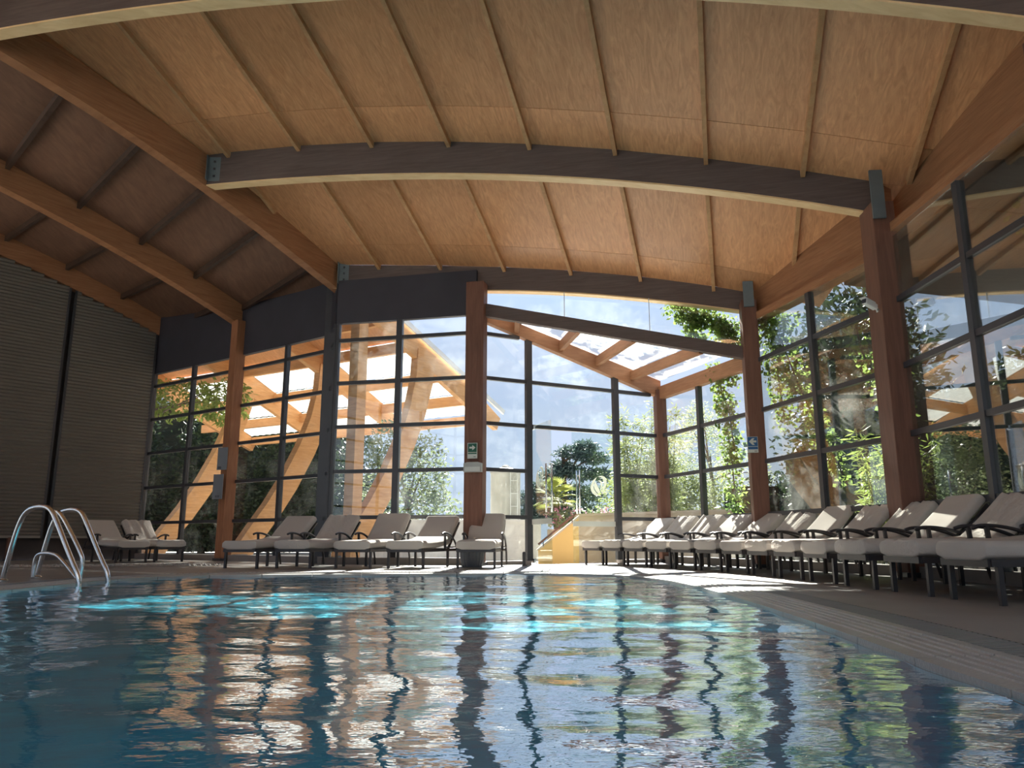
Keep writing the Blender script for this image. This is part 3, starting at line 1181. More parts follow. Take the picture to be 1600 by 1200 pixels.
o = mb.build('closing_board', GLULAM, ceiling)

# ------------------------------------------------------------------ columns
def column(label, x, y, w, dpt, z1, rz, shoe=None, m=COLUMN_WOOD):
    root = thing('column', label, 'column', (x, y, 0))
    MB().box((x, y, z1 / 2 + 0.01), (w, dpt, z1 - 0.02), rz).build('post', m, root, bevel=0.008)
    MB().box((x, y, 0.03), (w + 0.05, dpt + 0.05, 0.05), rz).build('base_plate', FRAME, root)
    if shoe:
        o = MB().box((x - math.sin(-rz) * 0.0 + shoe[0], y + shoe[1], shoe[2]), (shoe[3], 0.03, shoe[4]), rz).build('head_plate', STEEL, root)
        tag(o, 'blue-grey steel head plate')
    return root


hd = lambda A, B: math.atan2(B[1] - A[1], B[0] - A[0])
column('brown timber column between the two left window bays, with signs on it', P1[0] + 0.02, P1[1] - 0.16, 0.22, 0.24, 5.05, hd(P1, P2L), m=wood('red_column_wood', (0.25, 0.10, 0.05), (0.36, 0.16, 0.08), stretch=(7, 7, 0.6)))
column('dark timber column where the left windows step forward', P2L[0] + 0.03, P2L[1] - 0.12, 0.2, 0.2, 5.2, hd(P2, P3), m=FRAME)
column('dark timber column left of the glass doors, carrying the exit sign', P3[0], P3[1] - 0.14, 0.32, 0.26, 4.86, hd(P2, P3))
column('slim corner column of the glazed porch right of the doors', P4[0], P4[1] - 0.05, 0.2, 0.2, 3.3, math.radians(10))
column('timber column overgrown with ivy outside, carrying the blue sign', P5[0] - 0.02, P5[1] - 0.12, 0.24, 0.34, 4.2, math.radians(-10), shoe=(-0.04, -0.20, 4.28, 0.16, 0.42))
column('thick dark timber column between the right glazing bays, nearest to the camera', P6[0] - 0.06, P6[1] - 0.04, 0.26, 0.42, 4.45, math.radians(-5), shoe=(-0.09, -0.245, 4.52, 0.15, 0.62))
column('timber column beside the camera on the right', P7[0] - 0.05, P7[1], 0.26, 0.42, 4.6, 0)

# ------------------------------------------------------------------ porch: tie beam, sloping edge beams, glass roof
PORCH = wood('porch_timber', (0.30, 0.145, 0.075), (0.42, 0.21, 0.11), stretch=(1, 1, 8))
porch = thing('porch_roof', 'sloping glass porch roof on timber rafters above the glass doors', 'roof', (0, 13.0, 3.3))


def beam2(name, p0, p1, z0a, z0b, z1a, z1b, w, m):
    a, b = Vector((p0[0], p0[1], 0)), Vector((p1[0], p1[1], 0))
    d = (b - a).normalized()
    s = Vector((-d.y, d.x, 0)) * (w / 2)
    u = lambda z: Vector((0, 0, z))
    mb = MB()
    mb.hexa([a - s + u(z0a), b - s + u(z0b), b + s + u(z0b), a + s + u(z0a)], [a - s + u(z1a), b - s + u(z1b), b + s + u(z1b), a + s + u(z1a)])
    return mb.build(name, m, porch)


beam2('tie_beam', (-0.5, 13.02), (3.75, 12.06), 4.27, 3.27, 4.50, 3.47, 0.14, GLULAM)
beam2('edge_beam', P3, P4, 4.25, 3.16, 4.45, 3.49, 0.13, PORCH)
beam2('edge_beam', P4, P5, 3.12, 3.12, 3.36, 3.36, 0.13, PORCH)
a34 = lambda t: Vector((P3[0] + (P4[0] - P3[0]) * t, P3[1] + (P4[1] - P3[1]) * t, 4.42 + (3.43 - 4.42) * t))
tie = lambda t: Vector((-0.5 + 4.25 * t, 13.05 - 0.96 * t, 4.44 - 1.04 * t))
ts = [(0.20, 0.14), (0.43, 0.386), (0.63, 0.60), (0.83, 0.847)]
for ta, tb in ts:
    a, b = a34(ta), tie(tb)
    MB().bar(a + Vector((0, 0, -0.07)), b + Vector((0, 0, -0.07)), 0.085, 0.17).build('rafter', PORCH, porch)
    MB().bar(a + Vector((0.07, 0.05, 0.03)), b + Vector((0.07, 0.05, 0.03)), 0.03, 0.025).build('glazing_clip', FRAME, porch)
POLY = glass_mat('frosted_roof_glass', tint=(0.95, 0.96, 0.94), dirt=0.5)
tt = [(0.02, 0.0)] + ts + [(1.0, 1.0)]
for k in range(5):
    a, b = a34(tt[k][0]), a34(tt[k + 1][0])
    c, d = tie(tt[k + 1][1]), tie(tt[k][1])
    up = Vector((0, 0, 0.06))
    cell_quad(a + up, b + up, c + up, d + up, 0.01, 'roof_pane', POLY, porch)

# overhang added outside the right glazing to shade and darken what lies behind it
SOFFIT = wood('soffit_boards', (0.06, 0.035, 0.022), (0.09, 0.055, 0.035), stretch=(5, 1, 1))
soffit = struct_root('added_overhang', (4.8, 3, 4))
for k, (y0, y1) in enumerate([(-4.0, -1.1), (-1.1, 1.9), (1.9, 4.9), (4.9, 7.9), (7.9, 10.6)]):
    x0 = lambda y: 4.78
    MB().hexa([(4.80, y0 + 0.01, 4.02), (7.4, y0 + 0.01, 3.72), (7.4, y1 - 0.01, 3.72), (4.80, y1 - 0.01, 4.02)], [(4.80, y0 + 0.01, 4.08), (7.4, y0 + 0.01, 3.78), (7.4, y1 - 0.01, 3.78), (4.80, y1 - 0.01, 4.08)]).build('added_soffit_panel', SOFFIT, soffit)
# ================================================================== INTERIOR OBJECTS
# ---- pleated blinds on the left wall
BLIND = simple('pleated_blind_fabric', (0.165, 0.148, 0.125), rough=0.8, var=0.08, scale=2)
LD = Vector((-0.669, -0.743, 0))             # along the left wall, away from the corner


def wl(t, o, z):
    p = Vector((P0[0], P0[1], 0)) + LD * t + LN * o
    return Vector((p.x, p.y, z))


def blind(label, t0, t1, zb):
    root = thing('pleated_blind', label, 'blind', tuple(wl(t0, 0.1, 0)))
    topz = lambda t: float(np.polyval(K3, t)) + 0.02
    pitch = 0.075
    vs, fs = [], []
    nz = int((topz(t1) - zb) / pitch)
    for j in range(nz):
        z = zb + j * pitch
        ta = t0
        if topz(t0) < z + pitch:
            tt_ = np.linspace(t0, t1, 60)
            ok = [t for t in tt_ if topz(t) >= z + pitch]
            if not ok:
                break
            ta = ok[0]
        b = len(vs)
        for o, dz in ((0.10, 0), (0.132, 0.5), (0.10, 1.0)):
            vs += [wl(ta, o, z + dz * pitch), wl(t1, o, z + dz * pitch)]
        fs += [(b, b + 1, b + 3, b + 2), (b + 2, b + 3, b + 5, b + 4)]
    mb = MB()
    mb.add(vs, fs)
    o = mb.build('pleated_fabric', BLIND, root)
    o['kind'] = 'stuff'
    MB().bar(wl(t0, 0.115, zb - 0.02), wl(t1, 0.115, zb - 0.02), 0.06, 0.05).build('bottom_bar', simple('blind_bar', (0.26, 0.24, 0.21), rough=0.5), root)
    for t in (t0 - 0.02, t1 + 0.02):
        MB().bar(wl(t, 0.11, 0.45), wl(t, 0.11, topz(t) - 0.05), 0.05, 0.03, up=LN).build('side_guide', FRAME, root)


blind('beige-grey pleated blind beside the far left window corner', 0.12, 1.93, 0.5)
blind('beige-grey pleated blind at the left edge, behind the pool ladder', 2.10, 5.2, 0.5)
root = thing('wall_post', 'brown timber post below the left blind, beside the pebbles', 'post', tuple(wl(2.6, 0.1, 0)))
MB().bar(wl(2.62, 0.10, 0.0), wl(2.62, 0.10, 0.47), 0.12, 0.1, up=LN).build('post_body', COLUMN_WOOD, root)
MB().bar(wl(2.62, 0.10, 0.0), wl(2.62, 0.10, 0.03), 0.17, 0.13, up=LN).build('base_plate', FRAME, root)

# ---- pebble strip
PEB = simple('pebbles', (0.34, 0.32, 0.29), rough=0.7, var=0.5, scale=30)
vs, fs = [], []
ico = [(0, 0, 1), (0.89, 0, 0.2), (0.28, 0.85, 0.2), (-0.72, 0.53, 0.2), (-0.72, -0.53, 0.2), (0.28, -0.85, 0.2)]
icf = [(0, 1, 2), (0, 2, 3), (0, 3, 4), (0, 4, 5), (0, 5, 1)]
for k in range(1500):
    t = RNG.uniform(0, 1)
    x, y = -8.3 + 3.3 * t + RNG.normal(0, 0.12), 12.1 + 1.0 * t + RNG.uniform(-0.3, 0.3)
    s = RNG.uniform(0.02, 0.05)
    a = RNG.uniform(0, 6.28)
    b = len(vs)
    for p in ico:
        vs.append((x + s * (p[0] * math.cos(a) - p[1] * math.sin(a)), y + s * (p[0] * math.sin(a) + p[1] * math.cos(a)), 0.0 + s * 0.8 * p[2]))
    fs += [tuple(i + b for i in f) for f in icf]
mb = MB()
mb.v, mb.f = vs, fs
o = mb.build('pebbles', PEB)
tag(o, 'strip of grey pebbles along the deck behind the pool ladder', kind='stuff')

# ---- pool ladder
root = thing('pool_ladder', 'polished steel pool ladder with tall curved handrails at the far left pool edge', 'pool ladder', (-4.25, 7.9, 0))
U = Vector((-0.93, 0.37, 0))


def rail_path(base, prof):
    return [Vector((base[0], base[1], 0)) + U * s + Vector((0, 0, z)) for s, z in prof]


def smooth_path(p, n=2):
    for _ in range(n):
        q = [p[0]]
        for i in range(len(p) - 1):
            q += [p[i].lerp(p[i + 1], 0.25), p[i].lerp(p[i + 1], 0.75)]
        q.append(p[-1])
        p = q
    return p


MAIN = [(-0.10, -0.9), (-0.10, -0.1), (-0.10, 0.06), (0.02, 0.2), (0.30, 0.60), (0.40, 0.72), (0.56, 0.74), (0.74, 0.70), (0.84, 0.52), (0.95, 0.02)]
for b in ((-4.2, 7.55), (-4.3, 8.28)):
    hr = MB().tube(smooth_path(rail_path(b, MAIN)), 0.025, 10).build('handrail', CHROME, root, smooth=True)
    q = rail_path(b, [(0.95, 0.0)])[0]
    MB().lathe((q.x, q.y, 0.0), [(0.05, 0.004), (0.05, 0.015), (0.03, 0.03)], 12).build('floor_flange', CHROME, hr)
MB().tube(smooth_path(rail_path((-4.27, 8.0), [(0.62, 0.70), (0.52, 0.70), (0.16, 0.28), (0.12, 0.2), (0.14, 0.01)])), 0.022, 10).build('middle_rail', CHROME, root, smooth=True)
MB().tube(smooth_path(rail_path((-4.3, 8.1), [(0.86, 0.01), (0.86, 0.22), (0.8, 0.27), (0.62, 0.27), (0.5, 0.24), (0.2, 0.01)])), 0.02, 10).build('low_grab_rail', CHROME, root, smooth=True)
for z in (-0.25, -0.5, -0.75):
    a, b = rail_path((-4.2, 7.55), [(-0.10, z)])[0], rail_path((-4.3, 8.28), [(-0.10, z)])[0]
    MB().bar(a, b, 0.08, 0.025).build('tread', CHROME, root)

# ---- sun loungers
CUSH = simple('cushion_fabric', (0.49, 0.45, 0.41), rough=0.9, spec=0.1, var=0.06, scale=4, bump=0.2, bscale=220)
CUSH_W = simple('wrinkled_cushion_fabric', (0.49, 0.45, 0.41), rough=0.9, spec=0.1, var=0.08, scale=4, bump=0.45, bscale=26)
LFRAME = simple('lounger_frame_metal', (0.035, 0.031, 0.033), rough=0.4, spec=0.5, var=0.1)
LW_ = 0.585


def cushion(y0, y1, w, h, origin, dirv, upv, wrinkle, hump, seed, name, m, root, drape=0.0):
    """rounded slab from y0 to y1 along dirv; thickness along upv"""
    rng = np.random.default_rng(seed)
    nr, npf = 30, 28
    L = y1 - y0
    o, d, u = Vector(origin), Vector(dirv).normalized(), Vector(upv).normalized()
    ph = rng.uniform(0, 6.28, 8)
    rings = []
    for i in range(nr):
        f = i / (nr - 1)
        yy = y0 + L * (0.5 - 0.5 * math.cos(math.pi * f)) if True else 0
        e_ = min(f, 1 - f) * (nr - 1)
        shrink = {0: 0.72, 1: 0.9}.get(int(round(e_)), 1.0) if e_ < 2 else 1.0
        g = (yy - y0) / L
        lift_ = hump * math.exp(-((g - 0.93) / 0.12) ** 2) + 0.006 * math.sin(5 * g + ph[0])
        ring = []
        hw, hh = w / 2 * (0.95 + 0.05 * shrink), h / 2 * shrink
        prof = [(-1 + 2 * q / 19, 1) for q in range(20)] + [(1, 0.35), (1, -0.35)] + [(1 - 2 * q / 7, -1) for q in range(8)] + [(-1, -0.35), (-1, 0.35)]
        for cx, cz in prof:
            px, pz = cx * hw, cz * hh
            if abs(cz) == 1:                      # rounded shoulders
                ed = max(0.0, abs(cx) - 0.86) / 0.14
                pz *= 1 - 0.42 * ed * ed
                px *= 1 - 0.012 * ed
            else:
                px *= 1.012
            if wrinkle:
                wv_ = math.sin(px * 36 + ph[1] + 1.3 * math.sin(3 * g + ph[2])) + 0.7 * math.sin(px * 61 + ph[3] + 2.5 * g) + 0.5 * math.sin(px * 16 + 7 * g + ph[4])
                if cz == 1:
                    pz += wrinkle * wv_ * (0.5 + 0.5 * math.sin(2.2 * g + ph[6]) ** 2)
                else:
                    px += math.copysign(wrinkle * 0.5 * math.sin(22 * g + ph[7]), cx)
            if drape and cz < -0.2 and abs(cx) > 0.8:
                pz -= drape * (0.6 + 0.4 * math.sin(9 * g + ph[5]))
            ring.append(o + d * yy + Vector((px, 0, 0)) + u * (pz + h / 2 + lift_))
        rings.append(ring)
    mb = MB()
    mb.sweep(rings, lambda i: rings[i])
    return mb.build(name, m, root, smooth=True, local=True)


def make_lounger(label, angle, wrinkle, seed):
    root = thing('sun_lounger', label, 'lounger', (0, 0, 0), 'padded sun loungers around the pool')
    hx = LW_ / 2 - 0.02
    seat_z = 0.28
    a = math.radians(angle)
    dback, uback = Vector((0, math.cos(a), math.sin(a))), Vector((0, -math.sin(a), math.cos(a)))
    m = CUSH_W if wrinkle else CUSH
    cushion(-0.03, 1.17, LW_ - 0.005, 0.128, (0, 0, seat_z - 0.006), (0, 1, 0.022), (0, -0.022, 1), wrinkle * 0.5, 0.035 if seed % 2 else 0.012, seed, 'seat_cushion', m, root, drape=0.03 if wrinkle else 0.0)
    cushion(0.03, 0.67, LW_ - 0.02, 0.12, (0, 1.12, seat_z + 0.02), dback, uback, wrinkle, 0.0, seed + 50, 'back_cushion', m, root)
    for sx in (-1, 1):
        for y in (0.05, 1.1):
            MB().bar((sx * hx, y, 0.0), (sx * hx, y, seat_z - 0.02), 0.034, 0.034, up=(0, 1, 0)).build('leg', LFRAME, root, local=True)
        MB().bar((sx * hx, 0.0, seat_z - 0.02), (sx * hx, 1.62, seat_z - 0.02), 0.035, 0.045).build('side_rail', LFRAME, root, local=True)
        q = Vector((sx * hx, 1.12, seat_z + 0.0))
        MB().bar(q, q + dback * 0.66, 0.03, 0.03, up=(1, 0, 0)).build('back_rail', LFRAME, root, local=True)
        X = sx * (hx + 0.035)
        arm = [Vector((X, 0.74, 0.50)), Vector((X, 0.82, 0.525)), Vector((X, 1.0, 0.515)), Vector((X, 1.2, 0.46)), Vector((X, 1.38, 0.36)), Vector((X, 1.48, 0.22)), Vector((X, 1.53, 0.02))]
        ar = MB().tube(smooth_path(arm), 0.017, 6).build('armrest', LFRAME, root, smooth=True, local=True)
        MB().bar((X, 0.88, seat_z - 0.03), (X, 0.86, 0.52), 0.03, 0.03, up=(0, 1, 0)).build('arm_post', LFRAME, ar, local=True)
        MB().bar((X, 0.85, seat_z + 0.02), (X, 1.44, seat_z + 0.02), 0.018, 0.018).build('arm_stay', LFRAME, ar, local=True)
    MB().bar((-hx, 0.0, seat_z - 0.02), (hx, 0.0, seat_z - 0.02), 0.035, 0.05).build('front_rail', LFRAME, root, local=True)
    MB().bar((-hx, 1.62, seat_z - 0.02), (hx, 1.62, seat_z - 0.02), 0.035, 0.045).build('rear_rail', LFRAME, root, local=True)
    for y in (0.25, 0.5, 0.75, 1.0):
        MB().bar((-hx, y, seat_z - 0.008), (hx, y, seat_z - 0.008), 0.06, 0.012).build('slat', LFRAME, root, local=True)
    return root


def copy_thing(o, label):
    r = o.copy()
    COL.objects.link(r)
    r['label'] = label
    for ch in list(o.children):
        c = ch.copy()
        COL.objects.link(c)
        c.parent = r
        for g in ch.children:
            d = g.copy()
            COL.objects.link(d)
            d.parent = c
    return r


PROTO = [make_lounger('', 39, 0.0, 1), make_lounger('', 40, 0.011, 2), make_lounger('', 44, 0.0, 4)]
used = set()
LOUNGERS = [  # foot x, foot y, heading, prototype, label
    (-7.05, 14.62, -50, 0, 'padded lounger at the far left by the blinds, the left one of the shaded pair'),
    (-6.60, 15.18, -50, 1, 'wrinkled padded lounger at the far left, the right one of the shaded pair'),
    (-4.00, 11.55, 17, 0, 'lounger in the front row nearest to the brown column, sun on its foot end'),
    (-3.22, 11.52, 15, 1, 'second lounger from the left in the front row, creased back cushion'),
    (-2.34, 11.5, 14, 2, 'third lounger from the left in the front row, under the middle of the windows'),
    (-1.57, 11.5, 15, 0, 'front-row lounger just left of the exit-sign column'),
    (-0.53, 11.5, 5, 2, 'front-row lounger standing alone before the exit-sign column and glass doors'),
    (3.02, 5.25, 90, 0, 'lounger cut by the right frame edge, nearest to the camera'),
    (3.00, 6.05, 90, 1, 'second lounger from the right frame edge in the right-hand row'),
    (2.98, 6.88, 89, 1, 'third lounger from the right frame edge in the right-hand row'),
    (2.97, 7.68, 88, 2, 'lounger in the right-hand row right of the thick dark column, smooth sunlit back'),
    (2.94, 8.46, 86, 1, 'right-hand lounger directly in front of the thick dark column, pleated sunlit back'),
    (2.88, 9.20, 83, 1, 'right-hand lounger just left of the thick dark column, creased back'),
    (2.78, 9.90, 79, 2, 'lounger with smooth tall back below the bright green bush'),
    (2.62, 10.58, 75, 1, 'lounger right of the ivy column, low creased back'),
    (2.42, 11.22, 72, 0, 'lounger in front of the ivy column with the blue sign'),
    (2.19, 11.84, 69, 0, 'lounger left of the ivy column, smooth back'),
    (1.93, 12.44, 67, 1, 'right-hand lounger in front of the porch glass right of its corner column'),
    (1.66, 13.02, 65, 1, 'right-hand lounger in front of the porch corner column'),
    (1.38, 13.60, 64, 0, 'farthest lounger of the right-hand row, next to the glass doors'),
]
for fx, fy, hd_, pr, lab in LOUNGERS:
    if pr not in used:
        r = PROTO[pr]
        r['label'] = lab
        used.add(pr)
    else:
        r = copy_thing(PROTO[pr], lab)
    r.location = (fx, fy, 0.001)
    r.rotation_euler = (0, 0, -math.radians(hd_))

# ---- signs and fittings
def flat_poly(pts, to_world, th, nrm):
    mb = MB()
    mb.prism([to_world(x, z) for x, z in pts], nrm * th)
    return mb


def sign_frame(cx, cy, cz, yaw):
    """returns mapping of local (x right, z up) to world on a face turned by yaw, and its outward normal"""
    r = Vector((math.cos(yaw), math.sin(yaw), 0))
    nn = Vector((math.sin(yaw), -math.cos(yaw), 0))
    return (lambda x, z: Vector((cx, cy, cz)) + r * x + Vector((0, 0, z))), nn


def rect(x0, z0, x1, z1):
    return [(x0, z0), (x1, z0), (x1, z1), (x0, z1)]


GREEN = simple('sign_green', (0.02, 0.10, 0.065), rough=0.4)
WHITEP = simple('sign_white', (0.52, 0.54, 0.50), rough=0.4, var=0.03)
BLUE = simple('sign_blue', (0.025, 0.10, 0.24), rough=0.4)
GREYP = simple('placard_grey', (0.15, 0.16, 0.18), rough=0.4)
GREYD = simple('placard_print', (0.06, 0.06, 0.07), rough=0.5)
BOXG = simple('grey_plastic', (0.35, 0.36, 0.35), rough=0.4)

yaw3 = hd(P2, P3)
f, nn = sign_frame(-0.66, 12.80, 1.88, yaw3)
root = thing('exit_sign', 'small green exit sign with a white arrow on the dark column by the doors', 'sign', tuple(f(0, 0)))
flat_poly(rect(-0.085, -0.135, 0.085, 0.125), f, 0.012, nn).build('plate', WHITEP, root)
f2 = lambda x, z: f(x, z) + nn * 0.012
gf = flat_poly(rect(-0.075, -0.03, 0.075, 0.115), f2, 0.003, nn).build('green_field', GREEN, root)
flat_poly(rect(-0.075, -0.062, 0.075, -0.04), f2, 0.003, nn).build('green_strip', GREEN, root)
f3 = lambda x, z: f(x, z) + nn * 0.015
flat_poly([(-0.05, 0.03), (0.0, 0.03), (0.0, 0.0), (0.055, 0.045), (0.0, 0.09), (0.0, 0.06), (-0.05, 0.06)], f3, 0.002, nn).build('arrow', WHITEP, gf)
flat_poly(rect(0.02, -0.112, 0.06, -0.104), f2, 0.003, nn).build('maker_mark', GREYD, root)

f, nn = sign_frame(-0.64, 12.79, 1.60, yaw3)
root = thing('emergency_light', 'grey emergency light box across the dark column, below the exit sign', 'emergency light', tuple(f(0, 0)))
mb = MB()
mb.prism([f(x, z) for x, z in ((-0.155, -0.085), (0.155, -0.085), (0.155, 0.06), (0.09, 0.08), (-0.09, 0.08), (-0.155, 0.06))], nn * 0.07)
mb.build('housing', BOXG, root)
flat_poly(rect(-0.13, -0.07, 0.13, 0.0), lambda x, z: f(x, z) + nn * 0.07, 0.006, nn).build('diffuser', simple('frosted_lens', (0.5, 0.52, 0.5), rough=0.3), root)

f, nn = sign_frame(3.70, 11.755, 1.85, math.radians(-10))
root = thing('direction_sign', 'small blue sign with a white left arrow on the ivy column', 'sign', tuple(f(0, 0)))
flat_poly(rect(-0.078, -0.125, 0.078, 0.12), f, 0.012, nn).build('plate', WHITEP, root)
f2 = lambda x, z: f(x, z) + nn * 0.012
bf = flat_poly(rect(-0.072, -0.028, 0.072, 0.115), f2, 0.003, nn).build('blue_field', BLUE, root)
flat_poly(rect(-0.072, -0.075, 0.072, -0.036), f2, 0.003, nn).build('blue_strip', BLUE, root)
f3 = lambda x, z: f(x, z) + nn * 0.015
flat_poly([(0.055, 0.03), (0.055, 0.06), (0.005, 0.06), (0.03, 0.095), (-0.005, 0.095), (-0.055, 0.045), (-0.005, -0.008), (0.03, -0.008), (0.005, 0.03)], f3, 0.002, nn).build('arrow', WHITEP, bf)
flat_poly(rect(0.02, -0.108, 0.06, -0.1), f2, 0.003, nn).build('maker_mark', GREYD, root)

yaw1 = hd(P1, P2L)
for zc, hh, lab in ((2.05, 0.46, 'upper grey notice board on the brown column between the left windows'), (1.48, 0.50, 'lower grey notice board on the brown column between the left windows')):
    f, nn = sign_frame(-5.93 - (0.05 if zc < 2 else 0.0), 15.73, zc, math.radians(-20))
    root = thing('notice_board', lab, 'notice board', tuple(f(0, 0)))
    flat_poly(rect(-0.12, -hh / 2, 0.12, hh / 2), f, 0.015, nn).build('board', GREYP, root)
    f2 = lambda x, z: f(x, z) + nn * 0.015
    if zc > 2:
        flat_poly(rect(-0.09, -hh / 2 + 0.02, -0.01, -hh / 2 + 0.07), f2, 0.003, nn).build('dark_patch', GREYD, root)
    else:
        for x in (-0.03, 0.01, 0.045):
            flat_poly(rect(x - 0.011, -hh / 2 + 0.03, x + 0.011, -hh / 2 + 0.075), f2, 0.003, nn).build('pictogram', GREYD, root)

root = thing('security_camera', 'white bullet security camera on the thick dark column, high under the eaves', 'security camera', (4.26, 8.78, 3.15))
WPL = simple('white_plastic', (0.72, 0.72, 0.70), rough=0.35, var=0.04)
cb_ = MB().bar((4.165, 8.70, 3.175), (4.335, 8.79, 3.125), 0.065, 0.065).build('body', WPL, root, bevel=0.008)
MB().bar((4.135, 8.685, 3.215), (4.30, 8.775, 3.168), 0.085, 0.008).build('sun_shield', WPL, cb_)
MB().bar((4.155, 8.695, 3.178), (4.168, 8.702, 3.174), 0.05, 0.05).build('lens', GREYD, cb_)
MB().tube([(4.33, 8.79, 3.12), (4.36, 8.81, 3.10), (4.40, 8.83, 3.12)], 0.014, 8).build('bracket', WPL, root)
MB().bar((4.385, 8.825, 3.12), (4.402, 8.832, 3.12), 0.07, 0.07).build('wall_mount', WPL, root)

root = thing('waste_basket', 'dark ribbed basket on the floor under the lounger by the exit-sign column', 'basket', (-0.62, 12.3, 0))
mb = MB()
n = 40
vs = []
for z, r in ((0.002, 0.13), (0.10, 0.155), (0.2, 0.165), (0.235, 0.165)):
    for k in range(n):
        rr = r + (0.006 if k % 2 else -0.004)
        vs.append((-0.62 + rr * 1.15 * math.cos(2 * math.pi * k / n), 12.3 + rr * math.sin(2 * math.pi * k / n), z))
fs = [(i * n + k, i * n + (k + 1) % n, (i + 1) * n + (k + 1) % n, (i + 1) * n + k) for i in range(3) for k in range(n)] + [tuple(range(n - 1, -1, -1))]
mb.add(vs, fs)
mb.build('ribbed_wall', GREYP, root)
MB().tube([(-0.62 + 0.19 * math.cos(2 * math.pi * k / 24), 12.3 + 0.165 * math.sin(2 * math.pi * k / 24), 0.235) for k in range(25)], 0.009, 6).build('basket_rim', GREYD, root)
root = thing('floor_post', 'short dark post on the floor left of the open glass door', 'post', (0.2, 12.95, 0))
MB().lathe((0.2, 12.95, 0), [(0.03, 0.0), (0.03, 0.2), (0.024, 0.22), (0.008, 0.226)], 12).build('stem', FRAME, root)
MB().lathe((0.2, 12.95, 0), [(0.055, 0.001), (0.055, 0.012), (0.035, 0.016)], 12).build('foot_plate', FRAME, root)

# ---- emblem decals (a round bird-like leaf mark) and the glass doors
EMBLEM = [  # polygons in the photo crop's units (20 units = 1 photo pixel)
    [(705, 365), (640, 420), (570, 490), (530, 590), (500, 680), (510, 780), (550, 860), (610, 920), (690, 950), (740, 925), (660, 840), (600, 750), (585, 640), (620, 540), (670, 440)],
    [(640, 530), (605, 630), (620, 720), (670, 810), (760, 905), (800, 830), (770, 740), (720, 640), (680, 560), (660, 500)],
    [(735, 360), (800, 325), (880, 318), (950, 345), (1000, 410), (1018, 500), (1000, 600), (960, 700), (910, 790), (850, 850), (880, 760), (920, 660), (932, 540), (910, 440), (860, 380), (800, 360)],
    [(735, 490), (780, 462), (830, 475), (868, 520), (880, 590), (865, 680), (835, 770), (800, 830), (820, 720), (828, 620), (815, 540), (785, 500)],
    [(930, 770), (960, 735), (1010, 722), (1050, 750), (1062, 800), (1045, 840), (1030, 800), (1000, 770), (960, 770)],
    [(830, 895), (880, 840), (950, 800), (1005, 815), (1032, 860), (1010, 905), (965, 920), (990, 880), (980, 850), (930, 850), (880, 880)],
    [(690, 950), (760, 915), (815, 930), (840, 975), (790, 955)],
]
EMB = leaf_mat('frosted_white_decal', (0.52, 0.52, 0.46), (0.55, 0.55, 0.49), 0.5)
a34p = lambda t, z, o=0.0: Vector((P3[0] + (P4[0] - P3[0]) * t, P3[1] + (P4[1] - P3[1]) * t, z)) + Vector((0.455, -0.89, 0)) * o


def emblem(label, f, nn, parent):
    for k, poly in enumerate(EMBLEM):
        pts = [((x - 780) / 20 * 0.0138, (640 - y) / 20 * 0.0117) for x, y in poly]
        flat_poly(pts, f, 0.002, nn).build('emblem_stroke', EMB, parent)


# fixed right leaf of the doorway
t0, t1 = 0.487, 0.718
root = thing('glass_door', 'closed frameless glass door leaf carrying the large white emblem', 'door', tuple(a34p(t0, 0)))
a, b = a34p(t0, 0.02), a34p(t1, 0.02)
mb = MB()
mb.bar((a.x, a.y, 1.19), (b.x, b.y, 1.19), 0.012, 2.34)
leaf = mb.build('glass_leaf', DOOR_GLASS, root)
for o_ in (0.05, -0.05):
    a = a34p(t0 + 0.03, 0.88, o_)
    MB().tube([a, a + Vector((0, 0, 0.78))], 0.014, 8).build('pull_handle', CHROME, leaf, smooth=True)
    for z in (0.1, 0.68):
        MB().tube([a + Vector((0, 0, z)), a34p(t0 + 0.03, 0.88 + z)], 0.008, 6).build('handle_stud', CHROME, leaf)
MB().bar(a34p(t0 + 0.0, 0.70), a34p(t1, 0.70), 0.016, 0.09).build('marking_band', WHITEP, leaf)
yaw34 = hd(P3, P4)
c = a34p(0.632, 1.39, 0.008)
emblem('', *(lambda g: (g[0], g[1]))(sign_frame(c.x, c.y, c.z, yaw34)), leaf)
# open left leaf, swung inwards
hx, hy = a34p(0.275, 0).x, a34p(0.275, 0).y - 0.06
ex, ey = hx + 0.30, hy - 0.86
root = thing('glass_door', 'frameless glass door leaf standing open into the hall, faint emblem', 'door', (hx, hy, 0))
leaf = MB().bar((hx, hy, 1.21), (ex, ey, 1.21), 0.012, 2.34).build('glass_leaf', DOOR_GLASS, root)
dl = Vector((ex - hx, ey - hy, 0)).normalized()
sl = Vector((-dl.y, dl.x, 0))
for o_ in (0.05, -0.05):
    q = Vector((hx, hy, 0)) + dl * 0.80 + sl * o_
    MB().tube([q + Vector((0, 0, 0.86)), q + Vector((0, 0, 1.66))], 0.016, 8).build('pull_handle', CHROME, leaf, smooth=True)
for z in (0.95, 1.57):
    q = Vector((hx, hy, z)) + dl * 0.80
    MB().tube([q + sl * 0.05, q - sl * 0.05], 0.009, 6).build('handle_stud', CHROME, leaf)
MB().bar((hx + dl.x * 0.02, hy + dl.y * 0.02, 0.72), (ex - dl.x * 0.02, ey - dl.y * 0.02, 0.72), 0.016, 0.09).build('marking_band', WHITEP, leaf)
for z in (0.07, 2.36):
    MB().bar((hx, hy, z), (hx + dl.x * 0.14, hy + dl.y * 0.14, z), 0.03, 0.07).build('pivot_fitting', CHROME, root)
f, nn = sign_frame(hx + dl.x * 0.42 + sl.x * -0.008, hy + dl.y * 0.42 + sl.y * -0.008, 1.45, math.atan2(dl.y, dl.x))
emblem('', f, nn, leaf)
